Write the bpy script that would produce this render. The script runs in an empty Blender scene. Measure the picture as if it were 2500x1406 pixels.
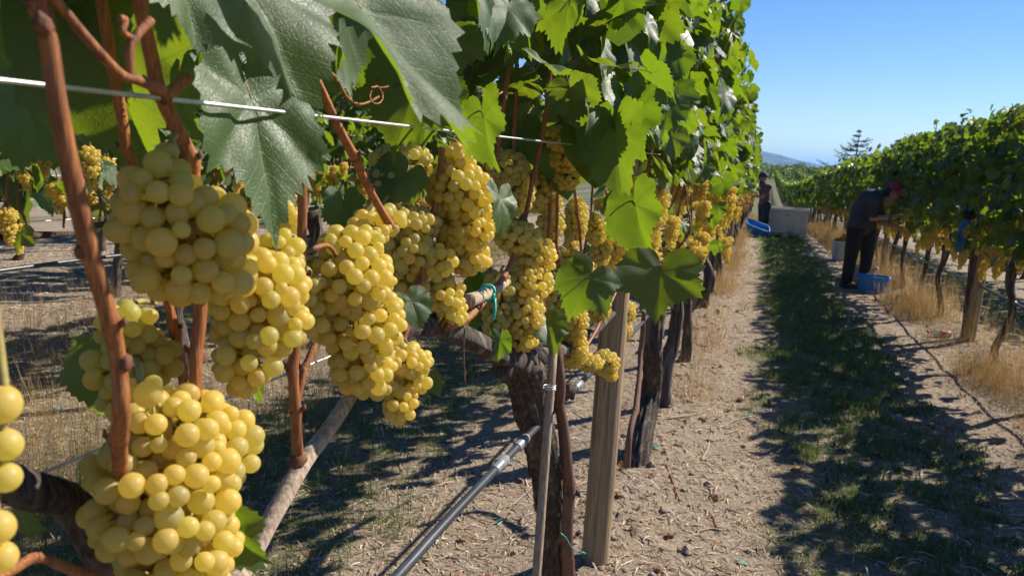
import bpy, math, random
import numpy as np
from mathutils import Vector, Matrix

# ------------------------------------------------------------------ camera, sky, sun
SC = bpy.context.scene
COL = SC.collection
random.seed(7)
RNG = np.random.default_rng(11)

F_PX, CX, CY = 1850.0, 1250.0, 703.0          # lens of the photograph, in its own pixels
ROLL = math.radians(3.3)
CAM_H = 1.40


def camera_axes(vp=(1860, 412)):
    """World axes (x across the rows, y along the rows, z up) in camera coordinates."""
    c, s = math.cos(ROLL), math.sin(ROLL)
    dx, dy = vp[0] - CX, vp[1] - CY
    d = np.array([dx * c + dy * s, -dx * s + dy * c, F_PX]); d /= np.linalg.norm(d)
    th = math.atan2(-d[1], d[2])
    up = np.array([0, -math.cos(th), -math.sin(th)])
    X = np.cross(d, up)
    return np.array([[c, -s, 0], [s, c, 0], [0, 0, 1]]) @ np.stack([X, d, up], 1)


AX = camera_axes()
EYE = np.array([0, 0, CAM_H])
cam_data = bpy.data.cameras.new('camera')
cam = bpy.data.objects.new('camera', cam_data)
COL.objects.link(cam)
right, down, fwd = AX[0], AX[1], AX[2]
cam.matrix_world = Matrix(((right[0], -down[0], -fwd[0], 0), (right[1], -down[1], -fwd[1], 0),
                           (right[2], -down[2], -fwd[2], CAM_H), (0, 0, 0, 1)))
cam_data.sensor_width = 36
cam_data.lens = F_PX / 2500 * 36
cam_data.clip_start, cam_data.clip_end = 0.02, 20000
cam_data.dof.use_dof = True
cam_data.dof.focus_distance = 1.15
cam_data.dof.aperture_fstop = 13
SC.camera = cam

SUN_AZ = math.radians(47)                      # from +x towards +y
SUN_EL = math.radians(38)
world = bpy.data.worlds.new('World'); SC.world = world; world.use_nodes = True
nt = world.node_tree
sky = nt.nodes.new('ShaderNodeTexSky'); sky.sky_type = 'NISHITA'; sky.sun_disc = False
sky.sun_elevation = SUN_EL
sky.sun_rotation = math.pi / 2 - SUN_AZ
sky.altitude = 400; sky.air_density = 1.15; sky.dust_density = 0.05; sky.ozone_density = 6.0
bg = nt.nodes['Background']; bg.inputs['Strength'].default_value = 0.074
hs = nt.nodes.new('ShaderNodeHueSaturation'); hs.inputs['Saturation'].default_value = 1.22; hs.inputs['Hue'].default_value = 0.515
nt.links.new(sky.outputs[0], hs.inputs['Color']); nt.links.new(hs.outputs[0], bg.inputs[0])
sl = bpy.data.lights.new('sun', 'SUN'); sl.energy = 5.0; sl.angle = math.radians(0.53); sl.color = (1, 0.93, 0.82)
so = bpy.data.objects.new('sun', sl); COL.objects.link(so)
sdir = Vector((math.cos(SUN_EL) * math.cos(SUN_AZ), math.cos(SUN_EL) * math.sin(SUN_AZ), math.sin(SUN_EL)))
so.rotation_euler = sdir.to_track_quat('Z', 'Y').to_euler()
SC.view_settings.view_transform = 'Standard'; SC.view_settings.look = 'None'
SC.view_settings.gamma = 1.0; SC.view_settings.exposure = 0.80
SC.view_settings.use_curve_mapping = False
SC.cycles.max_bounces = 6; SC.cycles.diffuse_bounces = 3; SC.cycles.glossy_bounces = 2; SC.cycles.caustics_reflective = False; SC.cycles.caustics_refractive = False
SC.cycles.transmission_bounces = 5; SC.cycles.transparent_max_bounces = 8; SC.cycles.volume_bounces = 0
SC.cycles.use_denoising = True
SC.cycles.use_adaptive_sampling = True; SC.cycles.adaptive_threshold = 0.02


# ------------------------------------------------------------------ placing helpers
def ray(px, py):
    return AX.T @ np.array([(px - CX) / F_PX, (py - CY) / F_PX, 1.0])


def on_x(px, py, x):
    d = ray(px, py); return EYE + d * (x / d[0])


def on_y(px, py, y):
    d = ray(px, py); return EYE + d * (y / d[1])


def at_depth(px, py, dep):
    return EYE + ray(px, py) * dep


def depth_of(p):
    return float((AX @ (np.asarray(p) - EYE))[2])


_gy = np.array([-100, 0, 21, 30, 45, 58, 75, 95, 110, 130, 200, 500, 20000.])
_gz = np.array([0.3, 0, -.336, -.70, -1.30, -1.55, -1.6, -1.1, -.7, -.3, -.2, -1.5, -3.])


def g(y):
    """Height of the lane along the rows: falls gently, bottoms out, rises to a far crest."""
    y = np.asarray(y, float)
    w = np.clip((y - 15) / 15, 0, 1) * 6
    return sum(np.interp(y + k * w, _gy, _gz) for k in (-1, -.5, 0, .5, 1)) / 5


_ph = np.random.default_rng(3).uniform(0, 6.28, (40, 3))


def bumps(x, y, scale, seed=0, n=7):
    """Cheap smooth noise, about -1..1."""
    x = np.asarray(x, float); y = np.asarray(y, float)
    out = 0
    for k in range(n):
        a, b, c = _ph[(seed * 7 + k) % 40]
        f = (0.6 + 0.9 * ((k * 0.618 + seed * .37) % 1)) / scale
        out = out + np.sin((x * math.cos(a) + y * math.sin(a)) * f * 6.28 + b + 1.3 * np.sin((x * math.cos(c) + y * math.sin(c)) * f * 3.1 + a))
    return out / n ** .5 * .6


ROW_L, ROW_R, PITCH = -0.42, 2.05, 2.47


def ground_h(x, y):
    x = np.asarray(x, float); y = np.asarray(y, float)
    near = np.clip(1.3 - np.abs(y) / 30, 0, 1)
    u = np.abs(((x - ROW_L + PITCH / 2) % PITCH) - PITCH / 2)          # distance to the nearest row
    berm = .035 * np.exp(-(u / .28) ** 2)
    clod = np.exp(-(u / .22) ** 2) * np.clip(bumps(x, y, .11, 3), 0, 2) ** 1.5 * .022
    fine = np.clip((4.4 - np.abs(x + .4)) / .6, 0, 1) * np.clip((16 - y) / 6, 0, 1)      # small relief only where the sheet is fine enough for it
    return g(y) + near * (berm + .012 * bumps(x, y, .8, 1)) + fine * (clod + .0045 * bumps(x, y, .09, 2) + .002 * bumps(x, y, .035, 4))


# ------------------------------------------------------------------ mesh helpers
def mesh(name, v, f, mats=(), smooth=True, fmat=None):
    """Mesh from arrays; f is a list of faces or an (n,3|4) array."""
    me = bpy.data.meshes.new(name)
    v = np.asarray(v, np.float32).reshape(-1, 3)
    if isinstance(f, np.ndarray):
        n, k = f.shape
        me.vertices.add(len(v)); me.vertices.foreach_set('co', v.ravel())
        me.loops.add(n * k); me.loops.foreach_set('vertex_index', f.astype(np.int32).ravel())
        me.polygons.add(n)
        me.polygons.foreach_set('loop_start', np.arange(0, n * k, k, dtype=np.int32))
        me.polygons.foreach_set('loop_total', np.full(n, k, np.int32))
        me.update(calc_edges=True)
    else:
        me.from_pydata([tuple(map(float, p)) for p in v], [], [tuple(map(int, q)) for q in f]); me.update()
    me.polygons.foreach_set('use_smooth', np.full(len(me.polygons), bool(smooth)))
    for m in mats if isinstance(mats, (list, tuple)) else [mats]:
        me.materials.append(m)
    if fmat is not None:
        me.polygons.foreach_set('material_index', np.asarray(fmat, np.int32))
    return me


def obj(name, me, parent=None, loc=None, **props):
    o = bpy.data.objects.new(name, me)
    COL.objects.link(o)
    if parent is not None:
        o.parent = parent
    if loc is not None:
        o.location = tuple(map(float, loc))
    for k, val in props.items():
        if val is not None:
            o[k] = val
    return o


def thing(name, loc, label, category, group=None):
    return obj(name, None, None, loc, label=label, category=category, group=group)


class Geo:
    """Collects quads/tris for one part."""
    def __init__(self):
        self.v, self.f, self.m, self.n = [], [], [], 0

    def add(self, v, f, mat=0):
        v = np.asarray(v, float).reshape(-1, 3)
        self.v.append(v)
        for q in f:
            self.f.append(tuple(int(i) + self.n for i in q)); self.m.append(mat)
        self.n += len(v)
        return self

    def box(self, c, s, R=None, mat=0, taper=1.0, bevel=0.0):
        c = np.asarray(c, float); sx, sy, sz = [k / 2 for k in s]
        if bevel:
            b = min(bevel, .45 * min(s))
            ring = lambda hx, hy, bb: [(hx, hy - bb), (hx - bb, hy), (-hx + bb, hy), (-hx, hy - bb), (-hx, -hy + bb), (-hx + bb, -hy), (hx - bb, -hy), (hx, -hy + bb)]
            pts = []
            for z, ins in ((-sz, b), (-sz + b, 0), (sz - b, 0), (sz, b)):
                t = 1 + (taper - 1) * (z + sz) / (2 * sz)
                pts += [(x * t, y * t, z) for x, y in ring(sx - ins, sy - ins, b)]
            f = []
            for k in range(3):
                for i in range(8):
                    j = (i + 1) % 8
                    f.append((k * 8 + i, k * 8 + j, k * 8 + 8 + j, k * 8 + 8 + i))
            f += [tuple(range(7, -1, -1)), tuple(range(24, 32))]
        else:
            pts = []
            for z, t in ((-sz, 1), (sz, taper)):
                pts += [(-sx * t, -sy * t, z), (sx * t, -sy * t, z), (sx * t, sy * t, z), (-sx * t, sy * t, z)]
            f = [(3, 2, 1, 0), (4, 5, 6, 7), (0, 1, 5, 4), (1, 2, 6, 5), (2, 3, 7, 6), (3, 0, 4, 7)]
        pts = np.array(pts)
        if R is not None:
            pts = pts @ np.asarray(R).T
        return self.add(pts + c, f, mat)

    def tube(self, path, rad, k=10, mat=0, caps=True, shape=None):
        v, f = tube(path, rad, k, caps, shape)
        return self.add(v, f, mat)

    def mesh(self, name, mats, smooth=True):
        return mesh(name, np.concatenate(self.v), self.f, mats, smooth, self.m)


def spline(pts, n):
    """Catmull-Rom through the points."""
    P = np.asarray(pts, float)
    if len(P) == 2:
        t = np.linspace(0, 1, n)[:, None]; return P[0] * (1 - t) + P[1] * t
    Q = np.vstack([2 * P[0] - P[1], P, 2 * P[-1] - P[-2]])
    out = []
    for s in np.linspace(0, len(P) - 1 - 1e-9, n):
        i = int(s); t = s - i
        a, b, c, d = Q[i:i + 4]
        out.append(.5 * (2 * b + (c - a) * t + (2 * a - 5 * b + 4 * c - d) * t ** 2 + (3 * b - a - 3 * c + d) * t ** 3))
    return np.array(out)


def tube(path, rad, k=10, caps=True, shape=None):
    P = np.asarray(path, float); n = len(P)
    r = np.full(n, rad) if np.isscalar(rad) else np.interp(np.linspace(0, 1, n), np.linspace(0, 1, len(rad)), rad)
    T = np.gradient(P, axis=0); T /= np.linalg.norm(T, axis=1)[:, None] + 1e-12
    a = np.array([0, 0, 1.]) if abs(T[0][2]) < .9 else np.array([1., 0, 0])
    N = np.cross(T[0], a); N /= np.linalg.norm(N)
    v = []
    for i in range(n):
        N = N - T[i] * (N @ T[i]); N /= np.linalg.norm(N); B = np.cross(T[i], N)
        th = np.arange(k) * 2 * math.pi / k
        rr = r[i] * (np.ones(k) if shape is None else shape(th, i / (n - 1), P[i]))
        v.append(P[i] + rr[:, None] * (np.cos(th)[:, None] * N + np.sin(th)[:, None] * B))
    v = np.concatenate(v); f = []
    for i in range(n - 1):
        for j in range(k):
            jj = (j + 1) % k
            f.append((i * k + j, i * k + jj, i * k + k + jj, i * k + k + j))
    if caps:
        f.append(tuple(range(k - 1, -1, -1))); f.append(tuple(range((n - 1) * k, n * k)))
    return v, f


def sphere_vf(seg=16, ring=10):
    v = [(0, 0, 1)]
    for i in range(1, ring):
        a = math.pi * i / ring
        v += [(math.sin(a) * math.cos(2 * math.pi * j / seg), math.sin(a) * math.sin(2 * math.pi * j / seg), math.cos(a)) for j in range(seg)]
    v.append((0, 0, -1)); f = []
    for j in range(seg):
        f.append((0, 1 + j, 1 + (j + 1) % seg))
        f.append((len(v) - 1, len(v) - 1 - seg + (j + 1) % seg, len(v) - 1 - seg + j))
    for i in range(ring - 2):
        for j in range(seg):
            a, b = 1 + i * seg + j, 1 + i * seg + (j + 1) % seg
            f.append((a, a + seg, b + seg, b))
    return np.array(v, float), f


# ------------------------------------------------------------------ material helpers
class NT:
    def __init__(self, name):
        self.mat = bpy.data.materials.new(name); self.mat.use_nodes = True
        self.t = self.mat.node_tree; self.t.nodes.clear()
        self.out = self.n('OutputMaterial')

    def n(self, kind, **kw):
        nd = self.t.nodes.new('ShaderNode' + kind)
        for k, val in kw.items():
            setattr(nd, k, val)
        return nd

    def set(self, sock, val):
        if isinstance(val, bpy.types.NodeSocket):
            self.t.links.new(val, sock)
        elif isinstance(val, (tuple, list)) and len(val) == 3 and sock.type == 'RGBA':
            sock.default_value = (*val, 1)
        else:
            sock.default_value = val

    def math(self, op, a, b=0.0, c=None, clamp=False):
        nd = self.n('Math', operation=op); nd.use_clamp = clamp
        self.set(nd.inputs[0], a); self.set(nd.inputs[1], b)
        if c is not None:
            self.set(nd.inputs[2], c)
        return nd.outputs[0]

    def mix(self, fac, a, b, mode='MIX'):
        nd = self.n('Mix', data_type='RGBA', blend_type=mode)
        self.set(nd.inputs[0], fac); self.set(nd.inputs[6], a); self.set(nd.inputs[7], b)
        return nd.outputs[2]

    def ramp(self, fac, stops):
        nd = self.n('ValToRGB'); el = nd.color_ramp.elements
        while len(el) < len(stops):
            el.new(0.5)
        for e, (p, c) in zip(el, stops):
            e.position = p; e.color = (*c, 1) if len(c) == 3 else c
        self.set(nd.inputs[0], fac); return nd.outputs[0]

    def step(self, x, lo, hi):
        nd = self.n('MapRange', interpolation_type='SMOOTHSTEP')
        self.set(nd.inputs[0], x); nd.inputs[1].default_value = lo; nd.inputs[2].default_value = hi
        return nd.outputs[0]

    def coord(self, which='Object', scale=None):
        c = self.n('TexCoord').outputs[which]
        if scale is not None:
            m = self.n('Mapping'); self.set(m.inputs[0], c); m.inputs['Scale'].default_value = scale; c = m.outputs[0]
        return c

    def noise(self, vec, scale, detail=4, rough=.6, dist=0.0):
        nd = self.n('TexNoise'); self.set(nd.inputs['Vector'], vec)
        nd.inputs['Scale'].default_value = scale; nd.inputs['Detail'].default_value = detail
        nd.inputs['Roughness'].default_value = rough; nd.inputs['Distortion'].default_value = dist
        return nd.outputs[0]

    def bump(self, h, strength=.5, dist=.01, normal=None):
        nd = self.n('Bump'); self.set(nd.inputs['Height'], h)
        nd.inputs['Strength'].default_value = strength; nd.inputs['Distance'].default_value = dist
        if normal is not None:
            self.set(nd.inputs['Normal'], normal)
        return nd.outputs[0]

    def principled(self, color, rough=.6, normal=None, **kw):
        p = self.n('BsdfPrincipled')
        self.set(p.inputs['Base Color'], color); self.set(p.inputs['Roughness'], rough)
        if normal is not None:
            self.set(p.inputs['Normal'], normal)
        for k, val in kw.items():
            self.set(p.inputs[k.replace('_', ' ')], val)
        return p.outputs[0]

    def done(self, shader):
        self.t.links.new(shader, self.out.inputs[0]); return self.mat


def leaf_material(name, shallow, deep, glow, yellow):
    m = NT(name)
    uv = m.n('UVMap', uv_map='vein').outputs[0]
    sep = m.n('SeparateXYZ'); m.set(sep.inputs[0], uv); a, c = sep.outputs[0], sep.outputs[1]
    main = m.math('SUBTRACT', 1.0, m.step(m.math('ADD', c, m.math('MULTIPLY', a, .008)), .009, .022))
    fr = m.math('FRACT', m.math('DIVIDE', m.math('SUBTRACT', a, m.math('MULTIPLY', c, .85)), .155))
    sec = m.math('SUBTRACT', 1.0, m.step(m.math('ABSOLUTE', m.math('SUBTRACT', fr, .5)), .018, .06))
    veins = m.math('MAXIMUM', main, m.math('MULTIPLY', sec, .65))
    vor = m.n('TexVoronoi', feature='DISTANCE_TO_EDGE'); m.set(vor.inputs['Vector'], m.coord()); vor.inputs['Scale'].default_value = 24
    net = m.math('SUBTRACT', 1.0, m.step(vor.outputs['Distance'], .0, .10))
    rnd = m.math('FRACT', m.math('ADD', m.n('ObjectInfo').outputs['Random'], m.n('NewGeometry').outputs['Random Per Island']))
    rnd2 = m.math('FRACT', m.math('MULTIPLY', rnd, 7.31))
    col = m.mix(rnd, deep, shallow)
    col = m.mix(m.step(rnd2, .93, 1.0), col, yellow)
    blotch = m.noise(m.coord(), 3.5, 3)
    col = m.mix(m.math('MULTIPLY', blotch, .35), col, shallow)
    col = m.mix(m.math('MULTIPLY', veins, .32), col, (.14, .19, .07))
    # small brown edge burns on a few leaves
    burn = m.math('MULTIPLY', m.step(m.noise(m.coord(), 6, 4), .63, .70), m.step(rnd2, .6, .75))
    col = m.mix(m.math('MULTIPLY', burn, m.step(a, .55, .8)), col, (.16, .075, .03))
    h = m.math('ADD', m.math('MULTIPLY', veins, -.55), m.math('MULTIPLY', net, -.35))
    nrm = m.bump(h, .28, .0018)
    p = m.principled(col, m.math('ADD', .36, m.math('MULTIPLY', rnd2, .26)), nrm, Specular_IOR_Level=.5)
    t = m.n('BsdfTranslucent')
    tg = m.mix(rnd, glow, (glow[0] * .72, glow[1] * .9, glow[2]))
    tg = m.mix(m.math('MULTIPLY', veins, .5), tg, (.13, .17, .02))
    tg = m.mix(m.math('MULTIPLY', net, .18), tg, (.1, .14, .01))
    tg = m.mix(burn, tg, (.2, .06, .01))
    m.set(t.inputs[0], tg); m.set(t.inputs[1], nrm)
    mx = m.n('MixShader'); mx.inputs[0].default_value = .39
    m.t.links.new(p, mx.inputs[1]); m.t.links.new(t.outputs[0], mx.inputs[2])
    return m.done(mx.outputs[0])


def berry_material(name, a, b, glow=(.99, .83, .245)):
    m = NT(name)
    rnd = m.math('FRACT', m.math('ADD', m.n('ObjectInfo').outputs['Random'], m.n('NewGeometry').outputs['Random Per Island']))
    co = m.coord()
    col = m.mix(rnd, a, b)
    blush = m.noise(co, 1.1, 3)
    col = m.mix(m.math('MULTIPLY', m.step(blush, .45, .75), .35), col, (.46, .33, .10))
    vor = m.n('TexVoronoi'); m.set(vor.inputs['Vector'], co); vor.inputs['Scale'].default_value = 3.6
    dots = m.math('SUBTRACT', 1.0, m.step(vor.outputs['Distance'], .06, .13))
    col = m.mix(m.math('MULTIPLY', dots, .55), col, (.16, .08, .02))
    rnd3 = m.math('FRACT', m.math('MULTIPLY', rnd, 13.7))
    col = m.mix(m.math('MULTIPLY', m.step(rnd3, .86, 1.0), .6), col, (.36, .20, .06))
    bloom = m.step(m.noise(co, 1.7, 5, .7), .35, .75)
    skin = m.mix(m.math('ADD', .20, m.math('MULTIPLY', bloom, .30)), col, (.56, .56, .45))
    skin = m.mix(m.math('MULTIPLY', dots, .55), skin, (.12, .06, .02))
    p = m.principled(skin, .42, None, Specular_IOR_Level=.5)
    tr = m.n('BsdfTranslucent')          # light soaks through the flesh from the far side
    m.set(tr.inputs[0], m.mix(m.math('MULTIPLY', dots, .4), m.mix(rnd, glow, (glow[0] * .95, glow[1] * 1.03, glow[2])), (.3, .15, .03)))
    mx = m.n('MixShader'); mx.inputs[0].default_value = .64
    m.t.links.new(p, mx.inputs[1]); m.t.links.new(tr.outputs[0], mx.inputs[2])
    return m.done(mx.outputs[0])


def fruit_material(name, c, c2, glow):
    """Cheap far-away berries."""
    m = NT(name)
    rnd = m.n('NewGeometry').outputs['Random Per Island']
    col = m.mix(rnd, c, c2)
    p = m.principled(col, .45)
    t = m.n('BsdfTranslucent'); m.set(t.inputs[0], glow)
    mx = m.n('MixShader'); mx.inputs[0].default_value = .45
    m.t.links.new(p, mx.inputs[1]); m.t.links.new(t.outputs[0], mx.inputs[2])
    return m.done(mx.outputs[0])


def wood(name, c1, c2, stretch, scale=60, bump=.6, dist=.004, rough=.85, c3=None, spec=.3):
    m = NT(name)
    co = m.coord('Object', stretch)
    n1 = m.noise(co, scale, 6, .65, .4); n2 = m.noise(co, scale * .25, 3)
    col = m.mix(m.step(n1, .35, .65), c1, c2)
    if c3:
        col = m.mix(m.step(n2, .5, .68), col, c3)
    return m.done(m.principled(col, rough, m.bump(n1, bump, dist), Specular_IOR_Level=spec))


def plain(name, c, rough=.5, noise_amt=.12, scale=8, metal=0.0, bump=0.0, **kw):
    m = NT(name)
    n = m.noise(m.coord(), scale, 5)
    col = m.mix(m.step(n, .3, .75), tuple(k * (1 - noise_amt) for k in c), tuple(min(1, k * (1 + noise_amt)) for k in c))
    return m.done(m.principled(col, rough, m.bump(m.noise(m.coord(), scale * 6, 3), bump, .002) if bump else None, Metallic=metal, **kw))


MAT = {}
MAT['leaf'] = leaf_material('grape_leaf', (.066, .118, .032), (.032, .072, .028), (.32, .43, .012), (.30, .27, .03))
MAT['petiole'] = wood('petiole', (.30, .12, .06), (.22, .16, .05), (1, 1, 1), 20, .2, .001, .5)
MAT['berry'] = berry_material('grape_skin', (.76, .55, .09), (.64, .51, .10))
MAT['berry_ripe'] = berry_material('ripe_grape_skin', (.82, .53, .07), (.74, .54, .09))
MAT['berry_green'] = berry_material('greener_grape_skin', (.50, .45, .12), (.42, .41, .13))
MAT['fruit'] = fruit_material('far_grapes', (.66, .47, .065), (.52, .41, .075), (.75, .50, .04))
MAT['rachis'] = wood('bunch_stem', (.34, .30, .08), (.24, .17, .06), (1, 1, 1), 60, .2, .001, .6)
MAT['cane'] = wood('cane_bark', (.20, .068, .022), (.44, .165, .050), (1, 1, .035), 520, 1.0, .0014, .58, (.15, .050, .024), .35)
MAT['old_cane'] = wood('old_cane_bark', (.50, .39, .28), (.26, .19, .13), (1, 1, .05), 220, .9, .002, .9)
MAT['bark'] = wood('vine_bark', (.12, .092, .072), (.028, .021, .018), (1, 1, .05), 130, 1.0, .008, .95, (.21, .17, .14))
MAT['stem'] = wood('stem_bark', (.24, .115, .07), (.10, .05, .035), (1, 1, .04), 260, 1.0, .003, .8, (.16, .10, .075))
MAT['node'] = wood('cane_node', (.19, .075, .035), (.10, .045, .03), (1, 1, 1), 200, .6, .001, .8)
MAT['post'] = wood('weathered_post', (.40, .285, .16), (.25, .17, .095), (1, 1, .03), 190, .9, .004, .95, (.17, .115, .07))
MAT['stake'] = wood('stake_wood', (.40, .30, .22), (.24, .17, .12), (1, 1, .03), 260, .9, .0015, .95, None, .1)
MAT['wire'] = plain('galvanised_wire', (.62, .62, .62), .42, .2, 60, .75)
MAT['drip'] = plain('black_pipe', (.040, .046, .052), .36, .3, 14, 0, .1)
MAT['drip_fit'] = plain('grey_fitting', (.22, .23, .24), .4, .2, 14)
MAT['teal'] = plain('teal_tape', (.01, .35, .30), .4, .15, 30)


# ------------------------------------------------------------------ the ground
def ground_material():
    m = NT('vineyard_soil')
    pos = m.n('NewGeometry').outputs['Position']
    sep = m.n('SeparateXYZ'); m.set(sep.inputs[0], pos)
    x = sep.outputs[0]
    big = m.noise(pos, .9, 4); mid = m.noise(pos, 6, 5, .65); fine = m.noise(pos, 60, 5, .7); chip = m.noise(pos, 170, 2, .6, 1.5)
    soil = m.mix(m.step(mid, .3, .7), (.195, .146, .102), (.275, .213, .153))
    soil = m.mix(m.step(fine, .45, .72), soil, (.44, .335, .225))
    soil = m.mix(m.math('MULTIPLY', m.step(chip, .56, .70), .75), soil, (.60, .48, .34))
    soil = m.mix(m.math('MULTIPLY', m.step(chip, .44, .30), .7), soil, (.085, .065, .048))
    u = m.math('ABSOLUTE', m.math('SUBTRACT', m.math('MODULO', m.math('ADD', m.math('SUBTRACT', x, .66 - PITCH / 2), PITCH * 400), PITCH), PITCH / 2))
    edge = m.math('ADD', u, m.math('MULTIPLY', m.math('SUBTRACT', big, .5), .75))
    strip = m.math('SUBTRACT', 1.0, m.step(edge, .34, .60))
    turf = m.mix(m.step(fine, .35, .65), (.030, .052, .014), (.085, .105, .035))
    turf = m.mix(m.step(mid, .50, .66), turf, (.17, .14, .08))
    far = m.step(sep.outputs[1], 8.0, 30.0)
    col = m.mix(m.math('MULTIPLY', strip, m.math('ADD', .45, m.math('MULTIPLY', far, .45))), soil, turf)
    col = m.mix(m.math('MULTIPLY', m.step(sep.outputs[1], 24.0, 50.0), .8), col, m.mix(mid, (.05, .075, .022), (.13, .13, .055)))
    # beyond the vineyard: dry grass
    dist = m.step(sep.outputs[1], 115, 180)
    col = m.mix(dist, col, m.mix(big, (.16, .15, .06), (.10, .12, .045)))
    h = m.math('ADD', m.math('MULTIPLY', fine, .6), m.math('MULTIPLY', chip, .4))
    return m.done(m.principled(col, .95, m.bump(h, .9, .012), Specular_IOR_Level=.2))


MAT['soil'] = ground_material()


def grid_lines(parts):
    out = []
    for a, b, n in parts:
        out.append(np.linspace(a, b, n, endpoint=False))
    return np.unique(np.concatenate(out))


gx = grid_lines([(-6500, -400, 8), (-400, -30, 14), (-30, -4, 60), (-4, 3.2, 190), (3.2, 30, 70), (30, 400, 14), (400, 6501, 9)])
gyl = grid_lines([(-200, -4, 14), (-4, .8, 12), (.8, 9, 250), (9, 26, 150), (26, 130, 90), (130, 600, 20), (600, 8501, 12)])
XX, YY = np.meshgrid(gx, gyl)
V = np.stack([XX, YY, ground_h(XX, YY)], -1).reshape(-1, 3)
nx, ny = len(gx), len(gyl)
ii = (np.arange(ny - 1)[:, None] * nx + np.arange(nx - 1)[None, :]).ravel()
obj('ground', mesh('ground', V, np.stack([ii, ii + 1, ii + nx + 1, ii + nx], 1), MAT['soil']), kind='structure')


# ------------------------------------------------------------------ leaves
def leaf_mesh(name, seed, hero=True, flat=False):
    r = np.random.default_rng(seed)
    ctrl_a = np.radians([0, 14, 29, 41, 53, 67, 81, 93, 106, 122, 140, 156, 168, 180])
    base = np.array([1.0, .90, .80, .83, .90, .83, .71, .73, .76, .70, .64, .55, .38, .10])
    half = 40 if hero else 7
    sides = []
    for s in (1, -1):
        cr = base * (1 + r.normal(0, .06, len(base)))
        ang = np.linspace(0, math.pi, half + 1)
        rad = np.interp(ang, ctrl_a, cr)
        if hero:
            rad = np.convolve(np.pad(rad, 1, 'edge'), [.2, .6, .2], 'valid')
            k = np.arange(half + 1)
            teeth = np.where(k % 2 == 0, .062, -.045) * (1 + r.normal(0, .45, half + 1)) * np.clip(1.2 - ang / math.pi, 0, 1)
            rad_t = rad * (1 + teeth)
        else:
            rad_t = rad
        sides.append((ang, rad, rad_t))
    angs = np.concatenate([sides[0][0], -sides[1][0][-2:0:-1] if False else -sides[1][0][1:-1][::-1]])
    rads = np.concatenate([sides[0][1], sides[1][1][1:-1][::-1]])
    radt = np.concatenate([sides[0][2], sides[1][2][1:-1][::-1]])
    rings = [.0, .14, .32, .5, .67, .82, .93, 1.0] if hero else [0, .55, 1.0]
    n = len(angs)
    cup, fold, curl, wave, ph = r.uniform(.05, .38), r.uniform(.0, .35), r.uniform(-.1, .5), r.uniform(.03, .09), r.uniform(0, 6.28)
    asym = r.normal(0, .15)
    if flat:
        cup, fold, curl, asym = cup * .5, fold * .6, .10, asym * .8
    va = np.radians([0, 53, 106, -53, -106])
    pts, uvs = [(0, 0, 0)], [(0, 0)]
    for q in rings[1:]:
        for i in range(n):
            th = angs[i]
            rr = (rads[i] if q < .9 else (radt[i] if q == 1 else rads[i] * .6 + radt[i] * .4)) * q
            x, y = rr * math.sin(th), rr * math.cos(th)
            dlt = np.abs((th - va + math.pi) % (2 * math.pi) - math.pi)
            k = int(np.argmin(dlt)); vx, vy = math.sin(va[k]), math.cos(va[k])
            av, cv = x * vx + y * vy, abs(x * vy - y * vx)
            puff = math.sin(min(1, dlt[k] / .45) * math.pi / 2) * rr * .075 * min(1, rr / .45) ** 2
            z = puff - cup * (x * x + y * y) * .8 + fold * abs(x) - curl * max(0, y) ** 2 * .5 + asym * x * y
            z += wave * rr * rr * math.sin(th * 5 + ph) + .015 * math.sin(x * 13 + ph) * math.sin(y * 11)
            pts.append((x, y, z)); uvs.append((av, cv))
    f = [(0, 1 + (i + 1) % n, 1 + i) for i in range(n)]
    for k in range(len(rings) - 2):
        for i in range(n):
            j = (i + 1) % n; a = 1 + k * n
            if i in (half, half - 1) and False:
                continue
            f.append((a + i, a + j, a + n + j, a + n + i))
    nf = len(f)
    fm = [0] * nf
    if hero:  # leaf stalk
        p = spline([(0, .01, -.004), (0, -.18, -.05), (r.normal(0, .05), -.42, -.26), (r.normal(0, .08), -.62, -.5)], 9)
        tv, tf = tube(p, [.013, .012, .012, .016], 6)
        base_n = len(pts)
        pts += [tuple(q) for q in tv]; uvs += [(0, .5)] * len(tv)
        f += [tuple(i + base_n for i in q) for q in tf]; fm += [1] * len(tf)
    P = np.array(pts)
    me = mesh(name, P, f, [MAT['leaf'], MAT['petiole']], True, fm)
    lay = me.uv_layers.new(name='vein')
    idx = np.empty(len(me.loops), np.int32); me.loops.foreach_get('vertex_index', idx)
    lay.data.foreach_set('uv', np.array(uvs, np.float32)[idx].ravel())
    return me


LEAF = [leaf_mesh('leaf', 100 + k, True, k >= 10) for k in range(14)]
LEAF_LO = []
for k in range(6):
    me = leaf_mesh('leaf_low', 200 + k, False)
    v = np.empty(len(me.vertices) * 3, np.float32); me.vertices.foreach_get('co', v)
    LEAF_LO.append((v.reshape(-1, 3).copy(), [tuple(p.vertices) for p in me.polygons]))
    bpy.data.meshes.remove(me)


def frame(normal, tip):
    n = np.asarray(normal, float); n = n / np.linalg.norm(n)
    t = np.asarray(tip, float); t = t - n * (t @ n); t /= np.linalg.norm(t) + 1e-9
    return np.stack([np.cross(t, n), t, n], 1)


def leaf_pose(rng, side=1, spread=55):
    """Normal out of the canopy and up, tip hanging."""
    az = math.radians(rng.normal(0, spread)); el = math.radians(np.clip(rng.normal(28, 26), -35, 85))
    n = np.array([side * math.cos(az) * math.cos(el), math.sin(az) * math.cos(el), math.sin(el)])
    t = np.array([rng.normal(0, .35) + side * .25, rng.normal(0, .5), -1.0])
    return frame(n, t)


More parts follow.
